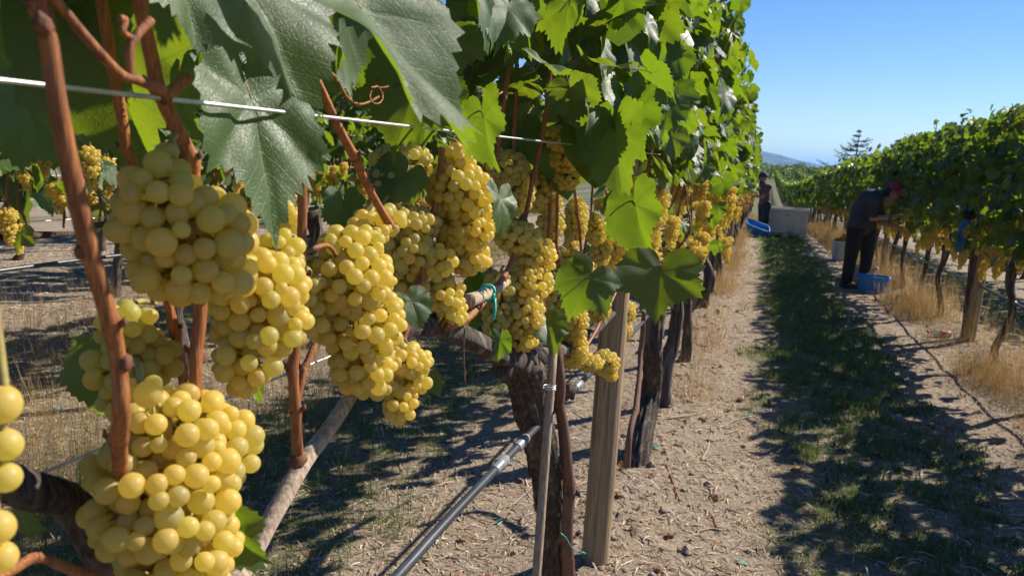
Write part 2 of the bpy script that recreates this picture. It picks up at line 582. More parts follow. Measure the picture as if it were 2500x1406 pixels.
def put_leaf(parent, p, R, size, k=None, label=None):
    o = obj('leaf', LEAF[(k if k is not None else random.randrange(len(LEAF))) % len(LEAF)], parent)
    M4 = Matrix([[*(R[i] * size), float(p[i] - parent.location[i])] for i in range(3)] + [[0, 0, 0, 1]])
    o.matrix_local = M4
    if label:
        o['label'] = label
    return o


def canopy_points(rng, n, length, lo=1.28, hi=2.22, half=.21):
    """Leaf spots of one vine, in its own coordinates (z from the ground): mostly near the two faces and the top."""
    out = []
    for q in range(max(1, n // 110)):
        y0 = rng.uniform(-length / 2, length / 2)
        for z in np.arange(hi - .02, hi + rng.uniform(.04, .17), .045):
            out.append((rng.normal(0, .05), y0 + rng.normal(0, .035), z, rng.choice([-1, 1])))
    while len(out) < n:
        y = rng.uniform(-length / 2, length / 2)
        z = lo + (hi - lo) * rng.beta(1.35, 1.15)
        side = 1 if rng.random() < .55 else -1
        w = half * (1.0 + .35 * math.sin(3.1 * z + 5 * y)) * (1 - .55 * max(0, (z - hi + .3) / .3) ** 2)
        x = side * w * math.sqrt(rng.uniform(.15, 1.0)) + rng.normal(0, .02)
        out.append((x, y, z, side))
    return out


def low_foliage(name, seed, n, length, scale=1.0, lo=1.2, hi=2.2, half=.23):
    rng = np.random.default_rng(seed)
    vs, fs, m = [], [], 0
    for x, y, z, s in canopy_points(rng, n, length, lo, hi, half):
        v, f = LEAF_LO[rng.integers(len(LEAF_LO))]
        R = leaf_pose(rng, s)
        if z > hi - .15:
            R = frame((rng.normal(0, .6), rng.normal(0, .6), 1), (s, rng.normal(), -.3))
        vs.append((v * (rng.uniform(.055, .095) * scale)) @ R.T + (x, y, z))
        fs += [tuple(i + m for i in q) for q in f]; m += len(v)
    me = mesh(name, np.concatenate(vs), fs, MAT['leaf'], True)
    lay = me.uv_layers.new(name='vein')
    lay.data.foreach_set('uv', np.full(len(me.loops) * 2, .5, np.float32))
    return me


# ------------------------------------------------------------------ grapes
BV, BF = sphere_vf(20, 14)
BERRY = {k: mesh('berry', BV * (1, 1, 1.04), BF, MAT[k]) for k in ('berry', 'berry_ripe', 'berry_green')}
LV, LF = sphere_vf(8, 5)
MV, MF = sphere_vf(12, 8)


def pack(lobes, d, rng, tries=2600, squeeze=.84, cap=400):
    """Berries touching inside a union of ellipsoids (centre, radii), outer shell first."""
    C = np.array([l[0] for l in lobes]); Rr = np.maximum(np.array([l[1] for l in lobes]) - d * .42, d * .1)
    w = np.array([l[1] for l in lobes]).prod(1) ** .67; w /= w.sum()
    ns = int(tries * .7)
    i = rng.choice(len(C), tries, p=w)
    u = rng.normal(size=(tries, 3)); u /= np.linalg.norm(u, axis=1)[:, None]
    rho = np.where(np.arange(tries) < ns, 1 - np.abs(rng.normal(0, .07, tries)), rng.uniform(0, .9, tries))
    Q = C[i] + u * Rr[i] * rho[:, None]
    inside = (((Q[:, None] - C[None]) / Rr[None]) ** 2).sum(2) < .62
    inside[np.arange(tries), i] = False
    ok = ~inside.any(1) | (np.arange(tries) >= ns)          # the shell pass keeps only the outside of the union
    Q = Q[ok]; S = d * np.clip(rng.normal(.98, .12, len(Q)), .6, 1.16)
    P = np.zeros((cap, 3)); rad = np.zeros(cap); n = 0
    for p, s in zip(Q, S):
        if n and (((P[:n] - p) ** 2).sum(1) < (squeeze * (s + rad[:n]) / 2) ** 2).any():
            continue
        P[n], rad[n] = p, s; n += 1
        if n >= cap:
            break
    return P[:n].copy(), rad[:n].copy()


def bunch_geo(name, seed, length=.16, width=.085, d=.0155, mat='fruit', mid=False, squeeze=.86):
    """A whole bunch as one mesh, hanging from its origin."""
    rng = np.random.default_rng(seed)
    lobes = [((rng.normal(0, .006), rng.normal(0, .006), -length * .22), (width * .5, width * .5, length * .24)),
             ((0, rng.normal(0, .01), -length * .50), (width * .42, width * .42, length * .28)),
             ((0, 0, -length * .78), (width * .27, width * .27, length * .22)),
             ((width * .3, width * rng.uniform(-.5, .5), -length * .16), (width * .3, width * .3, length * .16))]
    P, s = pack(lobes, d, rng, 1500 if mid else 700, squeeze)
    sv, sf = (MV, MF) if mid else (LV, LF)
    vs = [sv * r / 2 + p for p, r in zip(P, s)]
    fs = [tuple(i + k * len(sv) for i in q) for k in range(len(P)) for q in sf]
    fm = [0] * len(fs)
    tv, tf = tube(spline([(0, 0, .05), (.004, 0, 0), (0, 0, -length * .4), (0, 0, -length * .85)], 8), [.0025, .003, .002, .001], 5)
    n = len(P) * len(sv)
    vs.append(tv); fs += [tuple(i + n for i in q) for q in tf]; fm += [1] * len(tf)
    return mesh(name, np.concatenate(vs), fs, [MAT[mat], MAT['rachis']], True, fm)


BUNCH_MID = [bunch_geo('grape_bunch', 40 + k, [.15, .17, .13, .19][k], [.085, .09, .08, .085][k], .0155, 'berry_ripe', True) for k in range(4)]
BUNCH_LO = [bunch_geo('grape_bunch', 60 + k, .17, .10, .019, 'fruit', False) for k in range(4)]


# ------------------------------------------------------------------ wood
def bark_shape(seed, amp=.22):
    r = np.random.default_rng(seed); p = r.uniform(0, 6.28, 8); tw = r.uniform(-2, 2)

    def shp(th, s, P):
        z = P[2] * 9
        a = np.abs(np.sin(th * 4.5 + p[0] + tw * s * 2 + .8 * np.sin(z * 1.1 + p[1]))) * .9
        b = np.abs(np.sin(th * 8 + p[2] + tw * s * 3 + .9 * np.sin(z * 2.3 + p[3])))
        c = np.sin(th * 2 + p[4] + z * .5) * .5 + np.sin(th + z * 1.3 + p[5]) * .5
        d = np.sin(th * 13 + z * 4 + p[6]) * .25
        e = np.abs(np.sin(th * 17 + p[7] + tw * s * 4 + 1.2 * np.sin(z * 1.7 + p[2])))
        return 1 + amp * (a * .6 + b * .6 + c * .6 + d + e * .35 - .8)
    return shp


def bark_strips(geo, path, rad, n, rng, lo=.02, hi=.10):
    """Loose shreds of bark standing off a trunk."""
    P = np.asarray(path)
    for _ in range(n):
        s = rng.uniform(.03, .70); i = int(s * (len(P) - 1))
        r = np.interp(s, np.linspace(0, 1, len(rad)), rad)
        th = rng.uniform(0, 6.28); L = min(rng.uniform(lo, hi), P[i][2] - P[0][2]); w = rng.uniform(.002, .007)
        o = np.array([math.cos(th), math.sin(th), 0]); t = np.array([-math.sin(th), math.cos(th), 0])
        lift = rng.uniform(.001, .009)
        below = lambda dz: np.array([np.interp(P[i][2] - dz, P[:, 2], P[:, 0]), np.interp(P[i][2] - dz, P[:, 2], P[:, 1]), P[i][2] - dz])
        b, m1, e = P[i] + o * r * 1.02, below(L * .5) + o * (r * 1.03 + lift * .4), below(L) + o * (r * 1.03 + lift)
        q = [b + t * w, b - t * w, m1 - t * w * .9, m1 + t * w * .9, e - t * w * .4, e + t * w * .4]
        geo.add(q, [(0, 1, 2, 3), (3, 2, 4, 5)])


def trunk_mesh(name, pts, rad, seed, k=26, n=46, strips=90, amp=.26):
    rng = np.random.default_rng(seed)
    path = spline(pts, n)
    gq = Geo().tube(path, rad, k, shape=bark_shape(seed, amp))
    bark_strips(gq, path, rad, strips, rng)
    return gq.mesh(name, MAT['bark'])


def cane_geo(pts, r0, r1, nodes=(), k=14, n=None, zig=.0, seed=0):
    """A shoot: fine ribs along it, one-sided swollen joints where it kinks, a bud at each joint."""
    rng = np.random.default_rng(seed)
    P = np.array(pts, float)
    n = n or max(10, len(P) * 8)
    path = spline(P, n)
    s = np.linspace(0, 1, n)
    t = path[-1] - path[0]; t /= np.linalg.norm(t)
    side = np.cross(t, (.3, -.9, .2)); side /= np.linalg.norm(side)
    rr = np.linspace(r0, r1, n) * (1 + .05 * np.sin(s * 17 + seed))
    bumpw = []
    for q, sn in enumerate(nodes):
        path = path + side * ((r0 * .55) * (-1) ** q * np.exp(-np.abs(s - sn) / .05))[:, None]
        bumpw.append((sn, .016 * rng.uniform(.7, 1.3), rng.uniform(.22, .5), rng.uniform(0, 6.28)))
    ph = rng.uniform(0, 6.28, 3)

    def shp(th, u, p_):
        o = 1 + .035 * np.sin(th * 5 + ph[0]) + .02 * np.sin(th * 9 + ph[1])
        for sn, w, a, f0 in bumpw:
            o = o + a * math.exp(-((u - sn) / w) ** 2) * (.55 + .45 * np.cos(th - f0))
        return o
    v, f = tube(path, list(rr), k, True, shp)
    fm = np.zeros(len(f), int)
    for sn in nodes:
        i = int(sn * (n - 1))
        fm[max(0, i * k):(i * k) + k // 2] = 1
    v, f, fm = [v], list(f), list(fm)
    m = len(v[0])
    for q, sn in enumerate(nodes):        # buds
        i = min(n - 2, int(sn * (n - 1))); R_ = rr[i]
        c = path[i] + side * R_ * (-1) ** q
        bv, bf = tube(np.array([c - side * R_ * .3 * (-1) ** q, c + side * R_ * .5 * (-1) ** q - t * R_ * .4, c + side * R_ * .7 * (-1) ** q - t * R_ * 1.3]), [R_ * .6, R_ * .5, R_ * .08], 6)
        v.append(bv); f += [tuple(a + m for a in z) for z in bf]; fm += [1] * len(bf); m += len(bv)
    return np.concatenate(v), f, fm


# generic trunks, cordons and shoots shared between vines (vine-local, z from the ground)
TRUNK = []
for k in range(5):
    r = np.random.default_rng(300 + k)
    a, b = r.normal(0, .05, 2)
    TRUNK.append(trunk_mesh('trunk', [(0, 0, -.08), (a * .3, b, .12), (a, -b, .45), (a * .5, b * .5, .72), (0, 0, .93)], [.058, .042, .036, .034, .05, .052], 310 + k, 14, 24, 26))
CORDON = []
for k in range(4):
    r = np.random.default_rng(330 + k)
    w = lambda: r.normal(0, .018)
    gq = Geo().tube(spline([(0, -.56, .96 + w()), (w(), -.35, .98 + w()), (w(), -.12, .95), (0, 0, .90), (w(), .14, .95), (w(), .36, .98 + w()), (0, .57, .96 + w())], 30),
                    [.012, .018, .024, .04, .024, .018, .012], 10, shape=bark_shape(335 + k, .18))
    CORDON.append(gq.mesh('cordon', MAT['bark']))
SHOOT = []
for k in range(6):
    r = np.random.default_rng(350 + k)
    pts = [(0, 0, 0)]
    for z in (.15, .35, .6, .85, 1.1):
        pts.append((r.normal(0, .03), r.normal(0, .05), z))
    v, f, fm = cane_geo(pts, .0052, .003, [.08, .17, .26, .36, .47, .6, .75], 7, 60)
    SHOOT.append(mesh('cane', v, f, [MAT['cane'], MAT['node']], True, fm))
FOLI = [low_foliage('foliage', 400 + k, 430, 1.24, .92) for k in range(6)]
INNER = [low_foliage('foliage', 470 + k, 170, 1.24, 1.0, 1.36, 2.12, .13) for k in range(3)]
FOLI_LO = [low_foliage('foliage', 420 + k, 150, 1.24, 1.45) for k in range(4)]
FRUIT = []
for k in range(4):
    r = np.random.default_rng(440 + k); vs, fs, m = [], [], 0
    src = BUNCH_LO[k]
    v = np.empty(len(src.vertices) * 3, np.float32); src.vertices.foreach_get('co', v); v = v.reshape(-1, 3)
    pf = [tuple(p.vertices) for p in src.polygons]
    for q in range(8):
        off = (r.normal(0, .09), r.uniform(-.55, .55), r.uniform(.92, 1.25))
        vs.append(v * r.uniform(.8, 1.15) + off); fs += [tuple(i + m for i in p) for p in pf]; m += len(v)
    FRUIT.append(mesh('fruit', np.concatenate(vs), fs, MAT['fruit']))
#@@BODY
# ------------------------------------------------------------------ hero vines of the near row
def world_mesh_part(name, parent, v, f, mats, fmat=None, smooth=True, **props):
    v = np.asarray(v, float) - np.array(parent.location)
    return obj(name, mesh(name, v, f, mats, smooth, fmat), parent, **props)


def cane_px(parent, pts, x, r0, r1, nodes=(), seed=0, mat='cane', name='cane', dx=None):
    """A shoot traced through picture points standing in the row (plane x)."""
    P = [on_x(p[0], p[1], x + (p[2] if len(p) > 2 else 0)) for p in pts]
    v, f, fm = cane_geo(P, r0 * .78, r1 * .78, nodes, 16, max(30, 18 * len(P)), seed=seed)
    return world_mesh_part(name, parent, v, f, [MAT[mat], MAT['node']], fm)


def hero_bunch(parent, lobes, x, d, seed, mat='berry', label=None, stem=None, thick=.036, tries=2600):
    """Bunch of single berries filling the lobes (picture x, y, half-width, half-height) on plane x."""
    rng = np.random.default_rng(seed)
    L = []
    for px, py, rx, ry in lobes:
        c = on_x(px, py, x); s = depth_of(c) / F_PX
        L.append((c, 1.10 * np.array([min(rx * s, thick * 1.3) * .95, rx * s, ry * s])))
    P, rad = pack(L, d, rng, int(tries * 1.4), .80)
    top = max((l[0] + (0, 0, l[1][2]) for l in L), key=lambda p: p[2])
    st = on_x(stem[0], stem[1], x - .02) if stem else top + np.array([-.02, .01, .05])
    axis = [st, top * .6 + st * .4, top - (0, 0, .01)] + [l[0] for l in L]
    gq = Geo().tube(spline(axis, 26), [.0024, .0022, .002, .0016, .0012], 7)
    # little berry stalks
    ax = spline(axis, 30)
    for p in P[:]:
        q = ax[np.argmin(np.linalg.norm(ax - p, axis=1))]
        m1 = (p + q) / 2 + rng.normal(0, .002, 3)
        gq.tube(np.array([q, m1, p]), [.0011, .0008, .0011], 4, caps=False)
    v = np.concatenate(gq.v)
    b = world_mesh_part('grape_bunch', parent, v, gq.f, MAT['rachis'], label=label)
    par = np.array(parent.location)
    for p, s in zip(P, rad):
        mt = mat if rng.random() < .7 else ('berry_ripe' if rng.random() < .6 else 'berry_green')
        o = obj('berry', BERRY[mt], b, p - par)
        o.scale = (s / 2 * rng.uniform(.96, 1.04),) * 3
        o.rotation_euler = tuple(rng.uniform(0, 6.28, 3))
    return b


def hero_leaf(parent, base, tip, db, dt, nrm, k, width=1.0, label=None):
    a, b = at_depth(*base, db), at_depth(*tip, dt)
    L = np.linalg.norm(b - a)
    R = frame(nrm, b - a)
    R = R * np.array([width, 1, 1])
    return put_leaf(parent, a, R, L, k, label)


def spur(parent, p, r=.012, seed=0):
    rng = np.random.default_rng(seed)
    v, f = sphere_vf(12, 8)
    v = v * (1 + .25 * np.sin(v[:, :1] * 7 + seed) * np.sin(v[:, 2:] * 6)) * r + p
    return v, f


GRP_L = 'grapevines of the near left row'
vA = thing('grapevine', (ROW_L, .25, float(ground_h(ROW_L, .25))), 'foreground grapevine carrying the biggest yellow bunches and thick orange canes', 'grapevine', GRP_L)
vB = thing('grapevine', (ROW_L, 2.0, float(ground_h(ROW_L, 2.0))), 'grapevine with thick shaggy dark trunk standing just in front of the weathered post', 'grapevine', GRP_L)
vC = thing('grapevine', (ROW_L, 3.24, float(ground_h(ROW_L, 3.24))), 'grapevine with dark leaning trunk just behind the nearest weathered post', 'grapevine', GRP_L)

# --- vine A
obj('trunk', trunk_mesh('trunk', [(0, 0, -.08), (.02, .03, .3), (-.02, -.02, .65), (0, .02, .93)], [.06, .045, .04, .05], 501), vA)
v, f = tube(spline([on_x(330, 1560, ROW_L), on_x(470, 1500, ROW_L), on_x(588, 1400, ROW_L), on_x(665, 1262, ROW_L), on_x(742, 1128, ROW_L), on_x(800, 1050, ROW_L), on_x(862, 955, ROW_L)], 60), [.011, .0095, .0085, .0095, .0085, .0075], 14, shape=bark_shape(502, .12))
world_mesh_part('cordon', vA, v, f, MAT['old_cane'], label='pale grey weathered fruiting cane')
v, f = tube(spline([on_x(-60, 1150, -.40), on_x(60, 1192, -.40), on_x(165, 1225, -.41), on_x(232, 1315, -.41), on_x(285, 1430, -.42)], 40), [.010, .011, .011, .012, .014], 14, shape=bark_shape(503, .16))
world_mesh_part('cordon', vA, v, f, MAT['bark'], label='dark bent old arm at the bottom left')
for i, (pts, x, r0, r1, nodes) in enumerate([
        ([(105, -60), (118, 60), (150, 300), (215, 600), (285, 880), (298, 1010), (296, 1120, -.03), (290, 1260, -.07)], -.306, .0053, .0056, [.11, .52, .80]),
        ([(330, -60), (360, 90), (405, 250), (455, 380), (488, 600), (490, 780), (480, 960), (478, 1100)], -.345, .0056, .0052, [.25, .44, .78]),
        ([(678, -40), (690, 90), (738, 370), (735, 610), (722, 840), (718, 980), (728, 1125)], -.372, .0046, .0066, [.36, .55, .73, .86]),
        ([(655, -30), (735, 110), (830, 320), (905, 470), (955, 555)], -.39, .0052, .0060, [.3, .6]),
        ([(770, 840), (745, 900), (722, 985)], -.375, .0042, .0046, [.5]),
        ([(240, -40), (300, 300), (330, 420), (400, 700), (440, 900), (470, 1010)], -.43, .0050, .0046, [.3, .7]),
        ([(-40, 1430), (30, 1392), (90, 1358), (150, 1380), (250, 1420)], -.36, .0034, .0040, [.5]),
        ([(1080, 360), (1068, 480), (1050, 590), (1010, 730), (985, 830)], -.40, .0056, .0050, [.35, .75]),
]):
    cane_px(vA, pts, x, r0, r1, nodes, 510 + i)
for i, (pts, x, r0, r1) in enumerate([
        ([(120, -20), (200, 80), (290, 178), (335, 196), (400, 222)], -.30, .0022, .0027),
        ([(318, 186), (318, 120), (335, 85), (368, 50)], -.30, .0020, .0024),
        ([(325, 95), (300, 78), (305, 50), (292, 45)], -.30, .0016, .0018),
        ([(460, 190), (430, 215), (405, 232)], -.33, .0036, .0040),
        ([(765, 150), (820, 190), (845, 235), (880, 255), (930, 232), (940, 200)], -.37, .0016, .0012),
        ([(700, 45), (760, 10), (830, -30)], -.37, .0036, .0034),
        ([(700, 100), (760, 72), (850, 65)], -.38, .0016, .0013),
        ([(745, 615), (800, 600), (830, 640)], -.37, .0026, .0018),
]):
    P = [on_x(a, b, x) for a, b in pts]
    v, f = tube(spline(P, 34), [r0, r1], 8)
    world_mesh_part('lateral', vA, v, f, MAT['cane'])
for q, (px, py, x, r) in enumerate(((215, 612, -.308, .0066), (305, 885, -.302, .006), (104, 62, -.302, .0065), (728, 1122, -.372, .0095), (738, 385, -.374, .006), (402, 238, -.345, .007), (832, 325, -.392, .007), (490, 872, -.348, .006))):
    kp = on_x(px, py, x); kv, kf = sphere_vf(16, 12)
    kv = kv * (1 + .22 * np.sin(kv[:, [1, 2, 0]] * 5 + q) * np.sin(kv * 4 + q * 2)) * r * (np.array([.75, 1.1, .85]) if q in (0, 3) else np.array([.55, .7, .8])) + kp
    world_mesh_part('knot', vA, kv, kf, MAT['node'])
# a dry tendril
th = np.linspace(0, 5 * math.pi, 60)
tp = np.array([on_x(905 + 12 * math.sin(t) + 2.2 * t, 225 - 20 * math.cos(t * .5) + 9 * math.cos(t), -.36 + .004 * math.cos(t)) for t in th])
v, f = tube(tp, [.0009, .0006], 6); world_mesh_part('tendril', vA, v, f, MAT['cane'])

D0 = .0150
hero_bunch(vA, [(412, 395, 62, 48), (395, 480, 112, 80), (455, 560, 165, 105), (475, 660, 150, 75)], -.332, D0 * .98, 601, 'berry', 'large bunch at the upper left with big pale berries', (440, 330))
hero_bunch(vA, [(690, 620, 60, 65), (620, 700, 130, 90), (640, 790, 120, 85), (605, 870, 85, 80), (600, 930, 60, 38)], -.358, D0 * .93, 602, 'berry', 'drooping bunch left of the orange cane', (735, 610))
hero_bunch(vA, [(860, 600, 85, 50), (850, 680, 125, 80), (880, 790, 120, 90), (885, 890, 85, 75), (930, 940, 45, 35)], -.375, D0 * .98, 603, 'berry', 'long bunch right of the orange cane', (800, 600))
hero_bunch(vA, [(985, 880, 72, 42), (1000, 925, 55, 45), (975, 985, 48, 50)], -.365, D0 * .92, 604, 'berry_ripe', None, (970, 815))
hero_bunch(vA, [(345, 945, 55, 42), (430, 1030, 140, 75), (540, 1090, 100, 100), (400, 1140, 175, 85), (400, 1240, 190, 85), (440, 1330, 150, 85), (430, 1420, 130, 65)], -.345, D0 * .97, 605, 'berry_ripe', 'largest bunch, hanging at the bottom left', (330, 880), tries=4200)
hero_bunch(vA, [(12, 965, 62, 55), (5, 1060, 45, 60), (-6, 1165, 50, 65), (-10, 1280, 50, 60), (0, 1355, 42, 45)], -.30, D0 * 1.0, 606, 'berry_ripe', 'bunch cut off by the left edge')
hero_bunch(vA, [(310, 800, 75, 62), (350, 880, 85, 75), (262, 905, 55, 75), (290, 980, 50, 50)], -.44, D0 * .9, 607, 'berry_green', 'shaded bunch behind the thick cane', (380, 740))
hero_bunch(vA, [(930, 540, 70, 40), (1000, 545, 75, 45), (990, 610, 75, 60), (1000, 690, 50, 50)], -.425, D0, 608, 'berry_green', None, (950, 480))
hero_bunch(vA, [(1125, 385, 42, 34), (1120, 470, 82, 70), (1130, 545, 82, 75), (1140, 630, 62, 45), (1075, 640, 42, 45)], -.385, D0, 609, 'berry_ripe', 'broad sunlit bunch in the middle of the picture', (1090, 340))
hero_bunch(vA, [(1085, 720, 55, 42), (1100, 765, 45, 38)], -.40, D0 * .95, 610, 'berry_ripe', None, (1105, 670))
hero_bunch(vA, [(980, 395, 80, 45), (950, 440, 60, 40)], -.46, D0, 611, 'berry_green', None, (1000, 330))

hero_bunch(vA, [(735, 700, 45, 60), (760, 770, 45, 60)], -.39, D0, 612, 'berry', None, (760, 640))
hero_bunch(vA, [(900, 560, 60, 45), (885, 620, 50, 50)], -.41, D0, 613, 'berry_ripe', None, (930, 500))
hero_bunch(vA, [(1010, 620, 55, 60), (1000, 720, 45, 60), (985, 790, 35, 40)], -.45, D0, 614, 'berry_green', 'shaded bunch behind the long one', (1020, 560))
hero_bunch(vA, [(700, 530, 45, 40), (690, 590, 40, 40)], -.40, D0, 615, 'berry_ripe', None, (720, 480))

HL = [  # base, tip, depths, normal, variant, width
    ((880, 20), (1190, 330), .46, .52, (.86, -.15, .45), 10, .62, 'large silvery sunlit leaf near the lens'),
    ((1180, 285), (1234, 415), .70, .70, (-.55, -.80, .15), 11, .75, None),
    ((600, -50), (480, 190), .46, .50, (.88, -.10, .40), 12, 1.0, None),
    ((612, 240), (640, 568), .55, .56, (.90, -.20, .30), 13, .70, 'silvery leaf with a hard leaf shadow across it'),
    ((437, 195), (508, 322), .52, .53, (-.45, -.85, .20), 4, .85, None),
    ((15, -80), (75, 150), .38, .40, (-.45, -.85, .25), 5, .8, 'glowing yellow-green leaf in the top left corner'),
    ((262, 40), (240, 385), .62, .60, (.25, -.95, .02), 6, .9, None),
    ((130, 10), (160, 260), .66, .66, (.15, -.95, .10), 1, 1.0, None),
    ((846, 60), (852, 240), .62, .62, (-.95, -.05, .10), 7, .7, None),
    ((1010, 225), (960, 340), .80, .78, (.15, -.85, .50), 8, 1.25, None),
    ((1045, 240), (1020, 335), .84, .82, (.10, -.9, .40), 2, 1.2, None),
    ((985, 432), (925, 492), .96, .94, (.1, -.9, .45), 9, 1.1, None),
    ((1222, 488), (1205, 575), 1.0, 1.0, (.85, -.2, .4), 0, .8, None),
    ((1003, 735), (1030, 800), .86, .86, (.55, -.6, .55), 1, 1.0, None),
    ((555, 1300), (668, 1340), .56, .58, (-.2, -.85, .5), 2, .8, None),
    ((250, 890), (212, 1012), .62, .62, (.2, -.9, .2), 3, 1.0, None),
    ((625, 945), (610, 985), .60, .60, (-.5, -.8, .2), 4, 1.0, None),
    ((838, 500), (838, 585), .92, .92, (.6, -.7, .3), 5, .8, None),
    ((590, -90), (690, 90), .56, .55, (.2, -.9, .3), 6, 1.0, None),
    ((760, -60), (800, 160), .72, .72, (.3, -.9, .1), 7, 1.1, None),
    ((420, -80), (380, 110), .50, .52, (.88, -.05, .45), 8, 1.0, None),
    ((900, -60), (1000, 90), .62, .66, (.3, -.85, .4), 9, 1.0, None),
    ((1150, -30), (1190, 120), .82, .84, (.85, .0, .5), 0, 1.0, None),
    ((1180, 20), (1240, 110), .86, .88, (.88, -.05, .45), 1, 1.0, None),
    ((50, 1240), (60, 1330), .52, .52, (-.2, -.9, .2), 4, .8, None),
    ((60, 260), (20, 420), .95, .95, (.3, -.9, .1), 7, 1.0, None),
]
for b, t, db, dt, n, k, w, lab in HL:
    hero_leaf(vA, b, t, db, dt, n, k, w, lab)
rng = np.random.default_rng(700)
SUNV = np.array(sdir)
SUNLIT = [at_depth(*q) for q in ((1000, 130, .55), (1090, 230, .58), (470, 60, .48), (520, 150, .48), (620, 330, .55), (600, 470, .56), (640, 760, .50), (440, 1090, .46), (880, 720, .70), (1120, 500, .88),
                                 (990, 930, .80), (1280, 680, 1.15), (1380, 390, 1.25), (1470, 230, 1.33), (470, 560, .44), (10, 1050, .36), (150, 250, .4), (400, 250, .48), (735, 400, .6))]


def shades(p, r=.085):
    for c in SUNLIT:
        d = p - c; t = d @ SUNV
        if t > .02 and np.linalg.norm(d - SUNV * t) < r:
            return True
    return False



for k in range(290):     # the rest of the foreground vine's leaves, above the fruit
    p = np.array([ROW_L - .02 + rng.choice([1, -1, -1]) * abs(rng.normal(.05, .09)), rng.uniform(-.25, 1.45), 1.49 + 1.0 * rng.beta(1.1, 1.6)])
    if p[0] > ROW_L - .02 and p[2] < 1.55 and p[1] < 1.0:
        p[0] = ROW_L - rng.uniform(.05, .22)
    if not shades(p):
        put_leaf(vA, p, leaf_pose(rng, 1 if p[0] > ROW_L else -1), rng.uniform(.042, .075))

# --- vine B
tb = [on_x(1375, 1540, ROW_L), on_x(1362, 1406, ROW_L), on_x(1338, 1200, ROW_L), on_x(1308, 1020, ROW_L), on_x(1290, 930, ROW_L), on_x(1262, 862, ROW_L)]
tb[0][2] = -.1
path = spline(tb, 60); rad = [.050, .036, .033, .033, .035, .037, .024]
gq = Geo().tube(path, rad, 52, shape=bark_shape(520, .34)); bark_strips(gq, path, rad, 420, np.random.default_rng(521), .04, .20)
for q, rr in (((1245, 855), .030), ((1385, 955), .022), ((1275, 885), .034), ((1228, 900), .020), ((1300, 860), .026)):
    v, f = spur(vB, on_x(q[0], q[1], ROW_L + (.03 if q[0] == 1385 else 0)), rr, int(q[0])); gq.add(v, f)
world_mesh_part('trunk', vB, np.concatenate(gq.v), gq.f, MAT['bark'])
P = spline([on_x(1395, 1480, ROW_L + .05), on_x(1385, 1330, ROW_L + .05), on_x(1382, 1150, ROW_L + .05), on_x(1374, 1000, ROW_L + .04), on_x(1366, 900, ROW_L + .03), on_x(1350, 780, ROW_L)], 60)
v, f, fm = cane_geo(P, .017, .010, [.35, .62], 14, 80)
world_mesh_part('side_stem', vB, v, f, [MAT['stem'], MAT['bark']], fm, label='reddish second stem beside the trunk')
v, f = tube(spline([on_x(1270, 880, ROW_L), on_x(1190, 850, ROW_L), on_x(1090, 800, ROW_L), on_x(1010, 800, ROW_L), on_x(940, 830, ROW_L)], 50), [.026, .020, .016, .013, .009], 18, shape=bark_shape(523, .25))
world_mesh_part('cordon', vB, v, f, MAT['bark'])
v, f = tube(spline([on_x(1300, 880, ROW_L), on_x(1420, 830, ROW_L), on_x(1490, 770, ROW_L), on_x(1540, 730, ROW_L)], 40), [.022, .016, .013, .010], 16, shape=bark_shape(524, .25))
world_mesh_part('cordon', vB, v, f, MAT['bark'])
v, f = tube(spline([on_x(1140, 735, ROW_L + .02), on_x(1185, 718, ROW_L + .02), on_x(1232, 690, ROW_L + .02)], 20), [.012, .011, .008], 12, shape=bark_shape(525, .15))
world_mesh_part('spur_stub', vB, v, f, MAT['old_cane'], label='pale cut stub with teal tape round it')
for i, (pts, x, r0, r1, nodes) in enumerate([
        ([(1345, 160), (1330, 300), (1292, 490), (1262, 600), (1228, 680), (1150, 770), (1090, 800)], -.395, .0050, .0075, [.28, .52, .74]),
        ([(1245, 140), (1225, 300), (1205, 420), (1175, 560)], -.44, .0052, .0052, [.3, .6]),
        ([(1262, 120), (1258, 300), (1250, 420), (1240, 560)], -.45, .0050, .0052, [.4]),
        ([(1390, 380), (1408, 500), (1418, 600), (1422, 690), (1440, 760)], -.41, .0044, .0048, [.3, .6]),
        ([(1365, 420), (1360, 520), (1362, 640), (1372, 740), (1380, 800)], -.43, .0048, .0048, [.4, .8]),
        ([(1470, 440), (1502, 540), (1520, 610), (1512, 690), (1465, 790), (1415, 872)], -.385, .0045, .0050, [.25, .48, .8]),
        ([(1345, 440), (1340, 560), (1330, 700), (1320, 800)], -.42, .0046, .0050, [.5]),
        ([(1132, 830), (1133, 880), (1136, 935)], -.40, .0012, .0010, []),
        ([(1170, 230), (1130, 300), (1110, 420)], -.43, .0050, .0050, [.5]),
]):
    cane_px(vB, pts, x, r0, r1, nodes, 540 + i)
hero_bunch(vB, [(1265, 580, 62, 38), (1300, 625, 60, 55), (1290, 690, 72, 50), (1275, 765, 58, 60), (1275, 825, 42, 35)], -.395, D0 * .98, 620, 'berry_ripe', 'long sunlit bunch above the trunk head', (1290, 540))
hero_bunch(vB, [(1220, 700, 42, 40), (1215, 770, 42, 55)], -.43, D0, 621, 'berry_green', None, (1230, 650))
hero_bunch(vB, [(1365, 338, 48, 30), (1385, 385, 44, 42), (1385, 435, 32, 32)], -.385, D0 * .93, 622, 'berry_ripe', 'small bunch hanging just under the wire end', (1350, 310))
hero_bunch(vB, [(1230, 410, 80, 45), (1250, 470, 70, 55), (1300, 470, 50, 50)], -.46, D0, 623, 'berry_green', None, (1250, 350))
hero_bunch(vB, [(1400, 790, 38, 50), (1400, 855, 38, 45), (1375, 760, 30, 30)], -.40, D0 * .98, 624, 'berry_ripe', None, (1410, 740))
